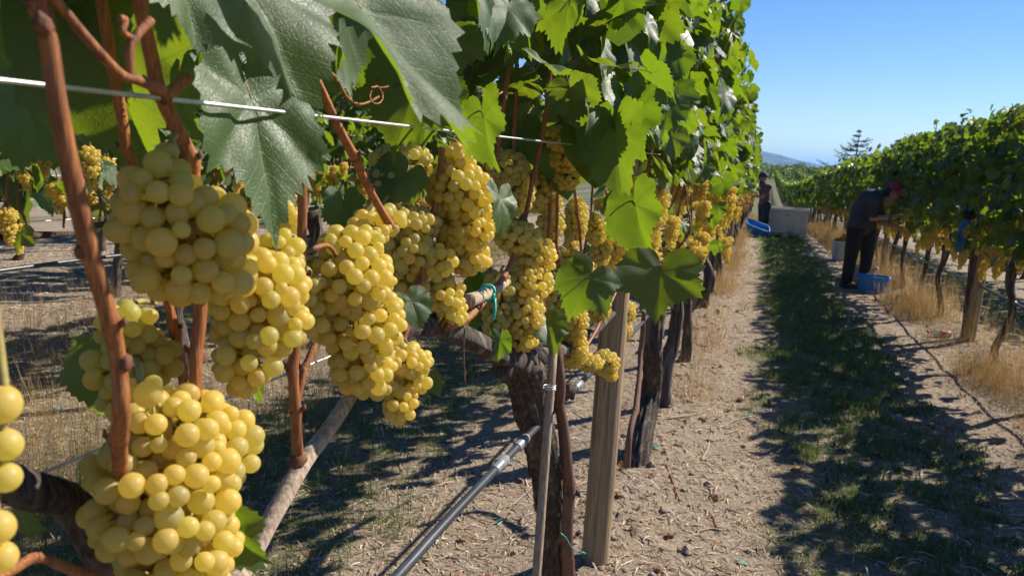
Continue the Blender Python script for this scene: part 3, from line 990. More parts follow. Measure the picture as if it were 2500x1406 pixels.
hero_bunch(vB, [(1468, 700, 30, 40), (1462, 755, 30, 35)], -.40, D0 * .98, 625, 'berry_ripe', None, (1470, 650))
hero_bunch(vB, [(1520, 760, 34, 30), (1518, 805, 26, 32)], -.40, D0 * .98, 626, 'berry_ripe', None, (1530, 720))
hero_bunch(vB, [(1440, 885, 36, 22), (1478, 885, 36, 30), (1490, 915, 20, 18)], -.395, D0 * .98, 627, 'berry_ripe', 'small bunch hanging in front of the weathered post', (1418, 868))
hero_bunch(vB, [(1385, 630, 46, 22), (1420, 650, 32, 24)], -.42, D0, 628, 'berry_ripe', None, (1350, 600))
hero_bunch(vB, [(1170, 420, 40, 50), (1180, 500, 40, 50)], -.46, D0, 630, 'berry_green', None, (1180, 360))
hero_bunch(vB, [(1340, 480, 40, 45), (1345, 550, 35, 50)], -.46, D0, 631, 'berry_green', None, (1340, 420))
hero_bunch(vB, [(1330, 720, 30, 45), (1335, 790, 25, 40)], -.44, D0, 632, 'berry_ripe', None, (1340, 660))
hero_bunch(vB, [(1455, 560, 30, 40), (1465, 620, 28, 35)], -.42, D0, 633, 'berry_ripe', None, (1460, 500))
hero_bunch(vB, [(1405, 540, 32, 55), (1395, 600, 22, 25)], -.44, D0, 629, 'berry', None, (1400, 470))
for b, t, db, dt, n, k, w, lab in [
    ((1503, 325), (1496, 465), 1.36, 1.33, (-.5, -.85, .2), 10, .85, 'bright backlit leaf beside the top bunch'),
    ((1540, 285), (1588, 390), 1.42, 1.42, (-.6, -.75, .2), 11, 1.1, None),
    ((1475, 200), (1540, 315), 1.38, 1.36, (.9, -.05, .4), 12, .9, None),
    ((1612, 662), (1602, 782), 1.72, 1.68, (.05, -.75, .65), 13, 1.05, 'big flat green leaf hanging low beside the post'),
    ((1438, 676), (1392, 738), 1.55, 1.5, (.15, -.8, .55), 4, 1.0, None),
    ((1550, 500), (1600, 612), 1.85, 1.85, (-.5, -.8, .25), 5, .9, None),
    ((1335, 785), (1350, 860), 1.42, 1.4, (.3, -.6, .7), 6, .8, None),
    ((1285, 25), (1320, 150), 1.05, 1.05, (-.6, -.75, .3), 11, .8, None),
    ((1240, 20), (1200, 120), .98, .98, (.7, -.5, .5), 8, .9, None),
    ((1390, 10), (1330, 90), 1.12, 1.1, (-.5, -.8, .3), 9, 1.0, None),
    ((1220, 830), (1215, 880), 1.3, 1.3, (.2, -.9, .3), 2, .8, None),
    ((1590, 30), (1560, 150), 1.6, 1.6, (-.4, -.85, .3), 3, 1.0, None),
    ((1430, 240), (1400, 320), 1.3, 1.3, (.9, .0, .4), 6, .9, None),
]:
    hero_leaf(vB, b, t, db, dt, n, k, w, lab)
for k in range(300):
    side = 1 if rng.random() < .6 else -1
    p = np.array([ROW_L + side * .20 * math.sqrt(rng.uniform(.05, 1)), rng.uniform(1.25, 2.75), 1.46 + .85 * rng.beta(1.1, 1.3)])
    if not shades(p, .07):
        put_leaf(vB, p, leaf_pose(rng, side), rng.uniform(.042, .074))
obj('foliage', INNER[0], vB, kind='stuff')
for k in range(14):
    p = np.array([ROW_L - rng.uniform(-.05, .16), rng.uniform(1.1, 2.6), rng.uniform(1.0, 1.45)])
    put_leaf(vB, p, leaf_pose(rng, 1), rng.uniform(.045, .075))

# --- vine C
tc = [on_x(1540, 1250, ROW_L), on_x(1543, 1190, ROW_L), on_x(1562, 1090, ROW_L), on_x(1590, 960, ROW_L), on_x(1592, 850, ROW_L), on_x(1600, 760, ROW_L)]
tc[0][2] = -.15
path = spline(tc, 50); rad = [.062, .052, .046, .046, .046, .05]
gq = Geo().tube(path, rad, 44, shape=bark_shape(530, .32)); bark_strips(gq, path, rad, 300, np.random.default_rng(531), .05, .22)
world_mesh_part('trunk', vC, np.concatenate(gq.v), gq.f, MAT['bark'])
P = spline([on_x(1530, 1140, ROW_L + .03), on_x(1537, 1060, ROW_L + .03), on_x(1556, 960, ROW_L + .02), on_x(1566, 860, ROW_L), on_x(1572, 760, ROW_L)], 40)
v, f, fm = cane_geo(P, .014, .010, [.4, .75], 12, 60)
world_mesh_part('side_stem', vC, v, f, [MAT['stem'], MAT['bark']], fm)
obj('cordon', CORDON[1], vC, (0, -.35, .05))
for k in range(9):
    o = obj('cane', SHOOT[k % 6], vC, (rng.normal(0, .05), rng.uniform(-.75, .5), .98)); o.rotation_euler = (rng.normal(0, .12), rng.normal(0, .06), rng.uniform(0, 6))
for i, (px, py) in enumerate([(1490, 520), (1500, 620), (1560, 480), (1590, 600), (1640, 560), (1660, 690), (1520, 540), (1610, 500), (1575, 650), (1625, 630), (1685, 600), (1540, 600), (1655, 470)]):
    p = on_x(px, py, ROW_L + rng.uniform(-.02, .08))
    o = obj('grape_bunch', BUNCH_MID[i % 4], vC, p + (0, 0, .06) - np.array(vC.location)); o.rotation_euler = (0, 0, rng.uniform(0, 6.28)); o.scale = (1.05,) * 3
for x, y, z, s in canopy_points(rng, 298, 1.3, 1.32, 2.25, .22):
    put_leaf(vC, np.array([ROW_L + x, 3.3 + y, z + float(vC.location[2])]), leaf_pose(rng, s), rng.uniform(.042, .076))
obj('foliage', INNER[1], vC, kind='stuff')


# ------------------------------------------------------------------ the other vines
def vine(x, y, level, label, group, rng, nleaf=270, lo=1.30, hi=2.22, fruit=8, fz=(1.0, 1.28), fx=.03):
    z = float(ground_h(x, y)) if y < 30 else float(g(y))
    r = thing('grapevine', (x + rng.normal(0, .015), y, z), label, 'grapevine', group)
    t = obj('trunk', TRUNK[rng.integers(5)], r)
    t.rotation_euler = (rng.normal(0, .05), rng.normal(0, .04), rng.uniform(0, 6.28)); s = rng.uniform(.85, 1.2); t.scale = (s, s, 1.03)
    if level <= 2:
        obj('cordon', CORDON[rng.integers(4)], r)
        for k in range(10 if level == 1 else 5):
            o = obj('cane', SHOOT[rng.integers(6)], r, (rng.normal(0, .05), -.55 + (k + .5) * 1.1 / (10 if level == 1 else 5), .97))
            o.rotation_euler = (rng.normal(0, .10), rng.normal(0, .06), rng.uniform(0, 6.28))
    if level == 1:
        for a, b, c, s in canopy_points(rng, nleaf, 1.3, lo, hi, .22):
            put_leaf(r, np.array(r.location) + (a, b, c), leaf_pose(rng, s), rng.uniform(.042, .078))
        obj('foliage', INNER[rng.integers(3)], r, kind='stuff')
        for k in range(14):
            put_leaf(r, np.array(r.location) + (rng.normal(0, .1), rng.uniform(-.6, .6), rng.uniform(.95, 1.35)), leaf_pose(rng, rng.choice([-1, 1])), rng.uniform(.045, .08))
    elif level == 2:
        o = obj('foliage', FOLI[rng.integers(6)], r, kind='stuff'); o.rotation_euler = (0, 0, rng.choice([0, math.pi]))
        o.scale = (rng.uniform(.9, 1.15), 1, rng.uniform(.98, 1.03))
    else:
        o = obj('foliage', FOLI_LO[rng.integers(4)], r, kind='stuff'); o.rotation_euler = (0, 0, rng.choice([0, math.pi]))
        o.scale = (rng.uniform(.9, 1.2), 1, rng.uniform(.97, 1.05))
    if level <= 2:
        for k in range(fruit):
            me = BUNCH_MID[rng.integers(4)] if level == 1 else BUNCH_LO[rng.integers(4)]
            o = obj('grape_bunch', me, r, (rng.normal(fx, .06), -.55 + (k + rng.uniform(.1, .9)) * 1.1 / fruit, rng.uniform(fz[0], fz[1])))
            o.rotation_euler = (rng.normal(0, .1), rng.normal(0, .1), rng.uniform(0, 6.28)); q = rng.uniform(.8, 1.2); o.scale = (q, q, q)
    else:
        o = obj('fruit', FRUIT[rng.integers(4)], r, kind='stuff'); o.rotation_euler = (0, 0, rng.choice([0, math.pi]))
    return r


ORD_ = ['', 'first', 'second', 'third', 'fourth', 'fifth', 'sixth', 'seventh', 'eighth', 'ninth', 'tenth', 'eleventh', 'twelfth', 'thirteenth', 'fourteenth', 'fifteenth', 'sixteenth', 'seventeenth', 'eighteenth', 'nineteenth', 'twentieth']
ORD = ORD_ + ['twenty-' + q for q in ORD_[1:10]] + ['thirtieth']
vr = np.random.default_rng(800)
k = 4
y = 4.48
while y < 112:
    lev = 1 if y < 9.0 else (2 if y < 24 else 3)
    if k <= 26:
        lab = f'{ORD[k]} grapevine from the camera in the sunlit left row'
    elif y < 20:
        lab = 'sunlit grapevine of the left row a little short of the man in the navy cap'
    else:
        lab = 'distant grapevine of the left row beyond the man in the navy cap'
    vine(ROW_L, y, lev, lab, GRP_L, vr, 286, 1.31, 2.25, 20, (.98, 1.36), .10)
    y += 1.22; k += 1
vine(ROW_L, -1.0, 2, 'grapevine of the left row beside the camera', GRP_L, vr)
k = 1
GRP_R = 'grapevines of the shaded right row'
y = 3.4
while y < 110:
    lev = 1 if 6.0 < y < 13.2 else (2 if y < 26 else 3)
    if y < 6:
        lab = 'grapevine of the right row at the edge of the picture'
    elif k <= 24:
        lab = f'{ORD[k]} grapevine in view of the shaded right row, counted from the right edge'; k += 1
    elif y < 24:
        lab = 'shaded grapevine of the right row between the stooping picker and the plastic bin'
    else:
        lab = 'distant grapevine of the right row beyond the plastic bin'
    r = vine(ROW_R, y, lev, lab, GRP_R, vr, 298, .84, 2.10, 15, (.80, 1.20), -.10)
    for ch in r.children:
        if ch.name.startswith('trunk'):
            ch.scale = (.74, .74, .96)
    if lev == 1:
        o = obj('foliage', INNER[vr.integers(3)], r, (-.03, 0, -.28), kind='stuff'); o.rotation_euler = (0, 0, math.pi)
    if lev >= 2:
        for ch in r.children:
            if ch.name.startswith('foliage'):
                ch.scale[2] = 1.12; ch.location[2] = -.50
    y += 1.2
for q, y in enumerate(np.arange(-.4, 11, 1.22)):
    vine(ROW_L - PITCH, y, 1 if 1.5 < y < 5.5 else 2, f'{ORD[q + 1]} grapevine of the row seen through the gaps behind the left row', 'grapevines of the second row to the left', vr, 240, 1.12, 2.2, 18, (1.0, 1.36), .08)
for y in np.arange(1.5, 16, 1.25):
    r = vine(ROW_L - 2 * PITCH, y, 3, 'grapevine of the third row to the left, mostly hidden', 'grapevines of the third row to the left', vr)
    for ch in r.children:
        if ch.name.startswith('foliage'):
            ch.scale[2] = 1.5; ch.location[2] = -1.05
for y in np.arange(5, 15, 1.25):
    vine(ROW_L - 3 * PITCH, y, 3, 'grapevine of the fourth row to the left, mostly hidden', 'grapevines of the fourth row to the left', vr)
for y in np.arange(5.4, 108, 1.22):
    vine(ROW_R + PITCH, y, 2 if y < 16 else 3, 'grapevine of the row behind the shaded right row', 'grapevines of the row behind the right row', vr)
for y in np.arange(9, 26, 1.25):
    vine(ROW_R + 2 * PITCH, y, 3, 'grapevine of the second row behind the shaded right row', 'grapevines of the second row behind the right row', vr)


# ------------------------------------------------------------------ posts, stake, wires, drip lines
def post_mesh(name, h, r, seed):
    rg = np.random.default_rng(seed); p = rg.uniform(0, 6.28, 4)

    def shp(th, s, P):
        flat = 1 - .10 * np.clip(np.cos(th - p[0]), 0, 1) ** 2
        return flat * (1 + .012 * np.sin(th * 2 + p[1] + s * 5) + .008 * np.sin(th * 3 + s * 14 + p[2]))
    zz = np.linspace(-.25, h, 30)
    path = np.stack([.006 * np.sin(zz * 2 + p[3]), .006 * np.cos(zz * 1.6), zz], 1)
    gq = Geo().tube(path, [r * 1.04, r * .97], 22, shape=shp)
    return gq.mesh(name, MAT['post'])


POST = [post_mesh('post', 2.1, .048, 900 + k) for k in range(3)]


def post(x, y, label, k, r=1.0, lean=(0, 0)):
    o = obj('trellis_post', POST[k % 3], None, (x, y, float(ground_h(x, y))), label=label, category='post', group='wooden trellis posts')
    o.scale = (r, r, 1); o.rotation_euler = (lean[0], lean[1], k * 1.3)
    return o


post(ROW_L - .005, 2.50, 'thick weathered wooden post between the two nearest trunks', 0, 1.0)
post(ROW_L, 8.35, 'second wooden post along the left row, half hidden by grapes', 1)
for i, y in enumerate((14.1, 19.9, 25.6, 31.4, 37, 43, 49)):
    post(ROW_L, y, f'{ORD[i + 3]} wooden post along the left row', i)
post(ROW_R, 8.05, 'wooden post beside the hanging blue bag in the right row', 2)
post(ROW_R, 13.6, 'wooden post of the right row just behind the stooping picker', 0)
for i, y in enumerate((19.2, 24.8, 30.4, 36, 41.6, 47.2)):
    post(ROW_R, y, f'{ORD[i + 3]} wooden post along the right row', i)
post(ROW_L - PITCH, 1.2, 'wooden post in the row behind the left row', 1)
post(ROW_L - PITCH, 6.9, 'farther wooden post in the row behind the left row', 2)
for i, y in enumerate((9.2, 14.8, 20.4)):
    post(ROW_R + PITCH, y, f'{ORD[i + 1]} wooden post in the row behind the right row', i)


def along(x, h, y0, y1, sag=.0, seed=0, step=.5, clear=None):
    ys = np.arange(y0, y1, step); rg = np.random.default_rng(seed)
    z = g(ys) + h - sag * np.abs(np.sin((ys - 2.5) / 5.7 * math.pi)) + rg.normal(0, .004, len(ys))
    xs = x + rg.normal(0, .003, len(ys))
    return np.stack([xs, ys, z], 1)


def wire(x, h, y0, y1, label, r=.0014, seed=0):
    p = along(x, h, y0, y1, .0, seed, 1.5); p[:, 0] = x; p[:, 2] = g(p[:, 1]) + h
    v, f = tube(p, r, 6)
    return obj('trellis_wire', mesh('trellis_wire', v, f, MAT['wire']), None, label=label, category='wire', group='trellis wires')


wl = [on_x(-260, 168, -.345), on_x(0, 196, -.345), on_x(306, 231, -.345), on_x(1000, 303, -.345), on_x(1355, 349, -.345)]
wd = (wl[-1] - wl[1]); wd /= np.linalg.norm(wd)
P = np.array([wl[1] + wd * t for t in np.linspace(-.6, 12, 30)])
P[:, 2] += np.clip(P[:, 1] - 3, 0, 99) * -.014
v, f = tube(P, .00145, 8)
obj('trellis_wire', mesh('trellis_wire', v, f, MAT['wire']), None, label='bright steel wire running across the foreground canes', category='wire', group='trellis wires')
P = np.array([on_x(-200, 1276, -.44), on_x(40, 1180, -.44), on_x(670, 925, -.44)]); wd = P[2] - P[1]; wd /= np.linalg.norm(wd)
P = np.array([P[1] + wd * t for t in np.linspace(-.4, 10, 24)]); P[:, 2] += np.clip(P[:, 1] - 2, 0, 99) * -.02
v, f = tube(P, .0013, 8)
obj('trellis_wire', mesh('trellis_wire', v, f, MAT['wire']), None, label='low fruiting wire of the left row glimpsed behind the bunches', category='wire', group='trellis wires')
wire(ROW_L, 1.75, -1.5, 60, 'upper wire of the left row, inside the leaves')
for h, n in ((1.02, 'fruiting wire'), (1.38, 'middle wire'), (1.8, 'upper wire')):
    wire(ROW_R + .02, h, 3, 60, f'{n} of the shaded right row')
for h, n in ((1.05, 'fruiting wire'), (1.32, 'middle wire'), (1.55, 'upper wire')):
    wire(ROW_L - PITCH + .03, h, -1, 16, f'{n} of the row behind the left row', .0016)
wire(ROW_L - 2 * PITCH, 1.1, 0, 18, 'fruiting wire of the third row to the left', .0016)


def drip(x, h, y0, y1, label, r=.0085, fits=(), seed=0, pts=None):
    p = along(x, h, y0, y1, .02, seed, .6) if pts is None else pts
    p = spline(p, len(p) * 3)
    v, f = tube(p, r, 10)
    o = obj('drip_line', mesh('drip_line', v, f, MAT['drip']), None, label=label, category='drip hose', group='drip irrigation hoses')
    for yy in fits:
        i = int(np.argmin(np.abs(p[:, 1] - yy))); a = p[max(0, i - 1)]; b = p[min(len(p) - 1, i + 1)]
        d = (b - a) / np.linalg.norm(b - a); c = p[i]
        gq = Geo().tube(np.array([c - d * .035, c - d * .03, c - d * .004, c, c + d * .004, c + d * .03, c + d * .035]), [r * 1.05, r * 1.28, r * 1.3, r * 1.6, r * 1.3, r * 1.28, r * 1.05], 12)
        gq.tube(np.array([c, c - np.array([0, 0, r * 2.4])]), [r * .5, r * .3], 8)
        obj('emitter', gq.mesh('emitter', MAT['drip_fit']), o)
    return o


dl = [on_x(q[0], q[1], ROW_L + .015) for q in ((880, 1500), (970, 1406), (1110, 1250), (1280, 1073), (1400, 952), (1440, 912))]
d0 = np.array(dl); ext = np.array([[ROW_L, yy, .73 + float(g(yy)) + .04] for yy in np.arange(3.0, 60, .9)])
beg = np.array([[ROW_L, .1, .76], [ROW_L, .45, .765]])
drip(ROW_L, 0, 0, 0, 'thick black drip hose running under the near left row', .0078, (float(dl[3][1]) - .02, float(dl[2][1]) + .25, float(dl[4][1]) + .05, 4.2, 5.4, 6.6), 5, np.vstack([beg, d0, ext]))
drip(ROW_R, .57, 3, 60, 'grey drip hose slung along the shaded right row', .011, (7.0, 8.3, 9.5, 10.7, 12, 13.2), 6)
drip(ROW_L - PITCH, .86, -1, 16, 'drip hose of the row behind the left row', .009, (1.6, 2.8, 4), 7)
drip(ROW_L - 2 * PITCH, .92, 0, 18, 'drip hose of the third row to the left', .009, (), 8)
drip(ROW_R + PITCH, .57, 5, 40, 'drip hose of the row behind the right row', .009, (), 9)

# thin stake beside the nearest trunk, with a twist of wire
sp = [on_x(1303, 1470, ROW_L + .07), on_x(1311, 1390, ROW_L + .07), on_x(1352, 840, ROW_L + .05)]
d = sp[2] - sp[1]; d /= np.linalg.norm(d)
bot = sp[1] - d * ((sp[1][2] + .12) / d[2])
st = thing('training_stake', (bot[0], bot[1], 0), 'thin pale wooden stake leaning beside the shaggy trunk', 'stake')
v, f = tube(np.array([bot + d * t for t in np.linspace(0, (sp[2][2] - bot[2]) / d[2], 16)]), [.0100, .0088], 8, shape=lambda th, s, P: 1 + .06 * np.cos(th * 4) + .02 * math.sin(s * 40))
world_mesh_part('shaft', st, v, f, MAT['stake'])
c = on_x(1341, 948, ROW_L + .062); th = np.linspace(0, 4.4 * math.pi, 50)
v, f = tube(np.array([c + .0125 * np.array([math.cos(t), math.sin(t), .06 * t - .2]) for t in th]), .0011, 5)
world_mesh_part('wire_twist', st, v, f, MAT['wire'])
# teal ties
c = on_x(1190, 715, ROW_L + .035); th = np.linspace(0, 2 * math.pi, 24)
gq = Geo().tube(np.array([c + np.array([.011 * math.cos(t), .004 * math.sin(t * 2), .012 * math.sin(t)]) for t in th]), .0026, 6)
gq.tube(spline([c + (.012, 0, -.008), c + (.018, -.012, -.025), c + (.016, -.018, -.04)], 8), [.0032, .0022], 5)
obj('tape_tie', gq.mesh('tape_tie', MAT['teal']), None, label='teal plastic tape tied round the pale cane stub', category='tie', group='teal tape ties')
q = [on_x(1368, 1300, ROW_L + .09), on_x(1382, 1312, ROW_L + .10), on_x(1396, 1335, ROW_L + .09), on_x(1412, 1348, ROW_L + .08)]
gq = Geo().tube(spline(q, 16), [.0016, .0014], 6); gq.tube(spline([q[-1], q[-1] + (.01, 0, .003), q[-1] + (.016, .01, -.004)], 6), .0022, 5)
obj('tape_tie', gq.mesh('tape_tie', MAT['teal']), None, label='thin teal string round the reddish side stem', category='tie', group='teal tape ties')
#@@BODY2
# ------------------------------------------------------------------ litter, grass and weeds on the ground
def island_mat(name, stops, rough=.9, glow=None, gw=.3):
    m = NT(name)
    rnd = m.n('NewGeometry').outputs['Random Per Island']
    col = m.ramp(rnd, stops)
    p = m.principled(col, rough, None, Specular_IOR_Level=.25)
    if glow is None:
        return m.done(p)
    t = m.n('BsdfTranslucent'); m.set(t.inputs[0], m.mix(.5, col, glow))
    mx = m.n('MixShader'); mx.inputs[0].default_value = gw
    m.t.links.new(p, mx.inputs[1]); m.t.links.new(t.outputs[0], mx.inputs[2])
    return m.done(mx.outputs[0])


MAT['straw'] = island_mat('straw_litter', [(0, (.10, .075, .055)), (.25, (.30, .22, .145)), (.55, (.46, .36, .24)), (.85, (.62, .51, .37)), (1, (.36, .19, .11))])
MAT['grass'] = island_mat('grass_blades', [(0, (.060, .115, .026)), (.45, (.11, .185, .042)), (.70, (.18, .23, .07)), (.9, (.22, .19, .09)), (1, (.32, .27, .15))], .6, (.22, .32, .03), .35)
MAT['dry'] = island_mat('dry_weeds', [(0, (.26, .15, .06)), (.5, (.42, .28, .12)), (.9, (.50, .37, .18)), (1, (.20, .06, .035))], .8, (.6, .38, .12), .3)
MAT['dry_leaf'] = island_mat('dead_leaf', [(0, (.20, .065, .03)), (.5, (.30, .17, .09)), (1, (.20, .13, .08))], .8, (.5, .12, .03), .3)
MAT['weed'] = island_mat('green_weeds', [(0, (.03, .06, .018)), (.6, (.06, .10, .025)), (1, (.10, .13, .04))], .6, (.2, .3, .03), .3)
LANE = .66


def lane_u(x):
    """Distance from the middle of the nearest grass strip."""
    return np.abs(((x - LANE + PITCH / 2) % PITCH) - PITCH / 2)


def scatter_xy(rng, n, x0, x1, y0, y1):
    y = y0 * (y1 / y0) ** rng.random(n)
    return rng.uniform(x0, x1, n), y


def strips(name, mat, x, y, L, w, rng, tilt=.25, curve=.3, lift=.002, kind='stuff', label=None, cat=None):
    n = len(x)
    a = rng.uniform(0, 2 * math.pi, n); el = np.abs(rng.normal(0, tilt, n))
    d = np.stack([np.cos(a) * np.cos(el), np.sin(a) * np.cos(el), np.sin(el)], 1)
    b2 = a + rng.normal(0, curve, n)
    d2 = np.stack([np.cos(b2), np.sin(b2), -np.sin(el) * .6], 1)
    s = np.stack([-np.sin(a), np.cos(a), rng.normal(0, .5, n)], 1)
    p0 = np.stack([x, y, ground_h(x, y) + lift], 1)
    p1 = p0 + d * (L / 2)[:, None]; p2 = p1 + d2 * (L / 2)[:, None]
    p2[:, 2] = np.maximum(p2[:, 2], ground_h(p2[:, 0], p2[:, 1]) + .001)
    ww = (w / 2)[:, None] * s
    V = np.stack([p0 - ww, p0 + ww, p1 + ww, p1 - ww, p2 + ww * .6, p2 - ww * .6], 1).reshape(-1, 3)
    i = np.arange(n)[:, None] * 6
    Fq = np.concatenate([i + [0, 1, 2, 3], i + [3, 2, 4, 5]], 1).reshape(-1, 4)
    return obj(name, mesh(name, V, Fq, MAT[mat], False), kind=kind, label=label, category=cat)


rg = np.random.default_rng(1000)
x, y = scatter_xy(rg, 130000, -4.2, 3.0, 1.1, 16)
keep = rg.random(len(x)) < np.where(lane_u(x) < .42, .6, 1.0)
x, y = x[keep], y[keep]
strips('straw_litter', 'straw', x, y, np.clip(rg.lognormal(-3.5, .55, len(x)), .012, .13), rg.uniform(.0014, .0044, len(x)) * (1 + y / 14), rg, label='pale straw and prunings scattered over the soil', cat='litter')

x, y = scatter_xy(rg, 30000, -9.5, -4.2, 2.0, 16)
strips('straw_litter', 'straw', x, y, np.clip(rg.lognormal(-3.2, .5, len(x)), .02, .16), rg.uniform(.004, .010, len(x)), rg, label='pale straw scattered beyond the second row to the left', cat='litter')


def blades(name, mat, x, y, h, w, rng, label, cat, lean=.5):
    n = len(x)
    a = rng.uniform(0, 6.283, n); ln = np.abs(rng.normal(.2, lean, n))
    s = np.stack([-np.sin(a), np.cos(a), np.zeros(n)], 1) * (w / 2)[:, None]
    d = np.stack([np.cos(a), np.sin(a), np.zeros(n)], 1)
    p0 = np.stack([x, y, ground_h(x, y) - .004], 1)
    up = np.array([0, 0, 1.])
    p1 = p0 + up * (h * .55)[:, None] + d * (h * ln * .3)[:, None]
    p2 = p0 + up * (h * (1 - .35 * np.minimum(ln, 1.5)))[:, None] + d * (h * ln)[:, None]
    V = np.stack([p0 - s, p0 + s, p1 + s * .8, p1 - s * .8, p2], 1).reshape(-1, 3)
    i = np.arange(n)[:, None] * 5
    T = np.concatenate([i + [0, 1, 2], i + [0, 2, 3], i + [3, 2, 4]], 1).reshape(-1, 3)
    return obj(name, mesh(name, V, T, MAT[mat], False), kind='stuff', label=label, category=cat)


def grass_field(n, xc, half, y0, y1, seed, thick):
    rg = np.random.default_rng(seed)
    nc = n // 9
    cx, cy = scatter_xy(rg, nc, xc - half - .25, xc + half + .25, y0, y1)
    u = np.abs(cx - xc) + .28 * bumps(cx, cy, 1.1, 5)
    dens = np.clip((half + .1 - u) / .3, 0, 1) * np.clip(.55 + .75 * bumps(cx, cy, .6, 6) + thick(cy), 0, 1)
    k = rg.random(nc) < dens
    cx, cy = cx[k], cy[k]
    m = 9
    x = (cx[:, None] + rg.normal(0, .022, (len(cx), m))).ravel(); y = (cy[:, None] + rg.normal(0, .022, (len(cx), m))).ravel()
    hh = np.repeat(np.clip(rg.lognormal(-3.15, .4, len(cx)), .02, .13), m) * rg.uniform(.5, 1.25, len(x))
    hh = hh * np.clip(.45 + y / 9, .5, 1.1)
    ww = .0028 + .0012 * np.clip(y / 6, 0, 4)
    return x, y, hh, ww, rg


x, y, hh, ww, r2 = grass_field(190000, LANE, .52, 1.6, 45, 1001, lambda yy: np.clip((yy - 5) / 5, -.22, .9))
blades('grass', 'grass', x, y, hh, ww, r2, 'green grass strip along the middle of the lane', 'grass', .55)
x, y, hh, ww, r2 = grass_field(60000, LANE - PITCH, .62, .9, 16, 1002, lambda yy: .25 + 0 * yy)
blades('grass', 'grass', x, y, hh * 1.1, ww, r2, 'patchy shaded grass between the left rows', 'grass', .6)
x, y, hh, ww, r2 = grass_field(30000, LANE + PITCH, .55, 5, 30, 1003, lambda yy: .4 + 0 * yy)
blades('grass', 'grass', x, y, hh, ww, r2, 'grass strip behind the shaded right row', 'grass', .6)
x, y, hh, ww, r2 = grass_field(24000, LANE - 2 * PITCH, .7, 2.5, 16, 1004, lambda yy: .3 + 0 * yy)
blades('grass', 'grass', x, y, hh, ww, r2, 'grass between the second and third row to the left', 'grass', .6)


def dry_weeds(name, n, xc, sx, y0, y1, seed, hmin, hmax, label, gaps=True, mat='dry'):
    """Wispy stems with tiny seed heads."""
    rg = np.random.default_rng(seed)
    x, y = scatter_xy(rg, n, xc - 2 * sx, xc + 2 * sx, y0, y1)
    x = rg.normal(xc, sx, n)
    if gaps:
        k = rg.random(n) < np.clip(.5 + .9 * bumps(x * 0, y, 1.7, 4), .05, 1); x, y = x[k], y[k]
    n = len(x); h = rg.uniform(hmin, hmax, n); wide = np.clip(y / 9, .6, 3)
    V, Fq, c = [], [], 0
    base = np.stack([x, y, ground_h(x, y)], 1)
    for q in range(6):
        a = rg.uniform(0, 6.283, n); ln = rg.uniform(.05, .55, n)
        d = np.stack([np.cos(a) * ln, np.sin(a) * ln, np.ones(n)], 1)
        s = np.stack([-np.sin(a), np.cos(a), 0 * a], 1) * (.0011 * wide)[:, None]
        st = base + d * (h * rg.uniform(0, .5, n))[:, None] * (q > 1)
        e = st + d * (h * rg.uniform(.4, 1, n) * (1 if q < 2 else .6))[:, None]
        V.append(np.stack([st - s, st + s, e + s * .5, e - s * .5], 1))
        for t in range(3):
            cc = st + (e - st) * rg.uniform(.55, 1.05, n)[:, None] + rg.normal(0, .012, (n, 3))
            r1 = rg.normal(0, 1, (n, 3)); r1 /= np.linalg.norm(r1, axis=1)[:, None]; r2_ = np.cross(r1, rg.normal(0, 1, (n, 3))); r2_ /= np.linalg.norm(r2_, axis=1)[:, None]
            z = (.0035 * wide * rg.uniform(.6, 1.5, n))[:, None]
            V.append(np.stack([cc - r1 * z, cc - r2_ * z * .6, cc + r1 * z, cc + r2_ * z * .6], 1))
    V = np.concatenate(V).reshape(-1, 3)
    return obj(name, mesh(name, V, np.arange(len(V)).reshape(-1, 4), MAT[mat], False), kind='stuff', label=label, category='weeds')


dry_weeds('dry_weeds', 8200, ROW_R - .27, .12, 4.2, 34, 1010, .05, .26, 'wispy straw-coloured dry weeds along the foot of the right row')
dry_weeds('dry_weeds', 3600, ROW_R - .04, .15, 4.2, 28, 1012, .15, .55, 'brown dry weeds between the trunks of the right row')
dry_weeds('dry_weeds', 2600, ROW_L + .14, .10, 4.6, 45, 1011, .06, .34, 'dry tan weeds along the foot of the left row')
dry_weeds('dry_weeds', 900, ROW_L - PITCH + .25, .22, 1.5, 9, 1013, .15, .45, 'dry weeds under the row behind the left row')
dry_weeds('dry_weeds', 2600, ROW_L - 1.55 * PITCH, .8, 2.2, 12, 1015, .08, .36, 'short dry grass between the second and third row to the left', False)
dry_weeds('weeds', 1300, ROW_L - PITCH + .75, .35, 1.3, 6, 1014, .12, .42, 'wispy green weeds between the left rows', True, 'weed')
# broad little weeds in the lane
rg = np.random.default_rng(1020)
x, y = scatter_xy(rg, 260, LANE - .2, LANE + .65, 2.2, 9)
x = np.repeat(x, 22) + rg.normal(0, .035, 260 * 22); y = np.repeat(y, 22) + rg.normal(0, .035, 260 * 22)
blades('weeds', 'weed', x, y, rg.uniform(.015, .05, len(x)), rg.uniform(.004, .011, len(x)), rg, 'low broad-leaved weeds in the grass strip', 'weeds', 1.2)

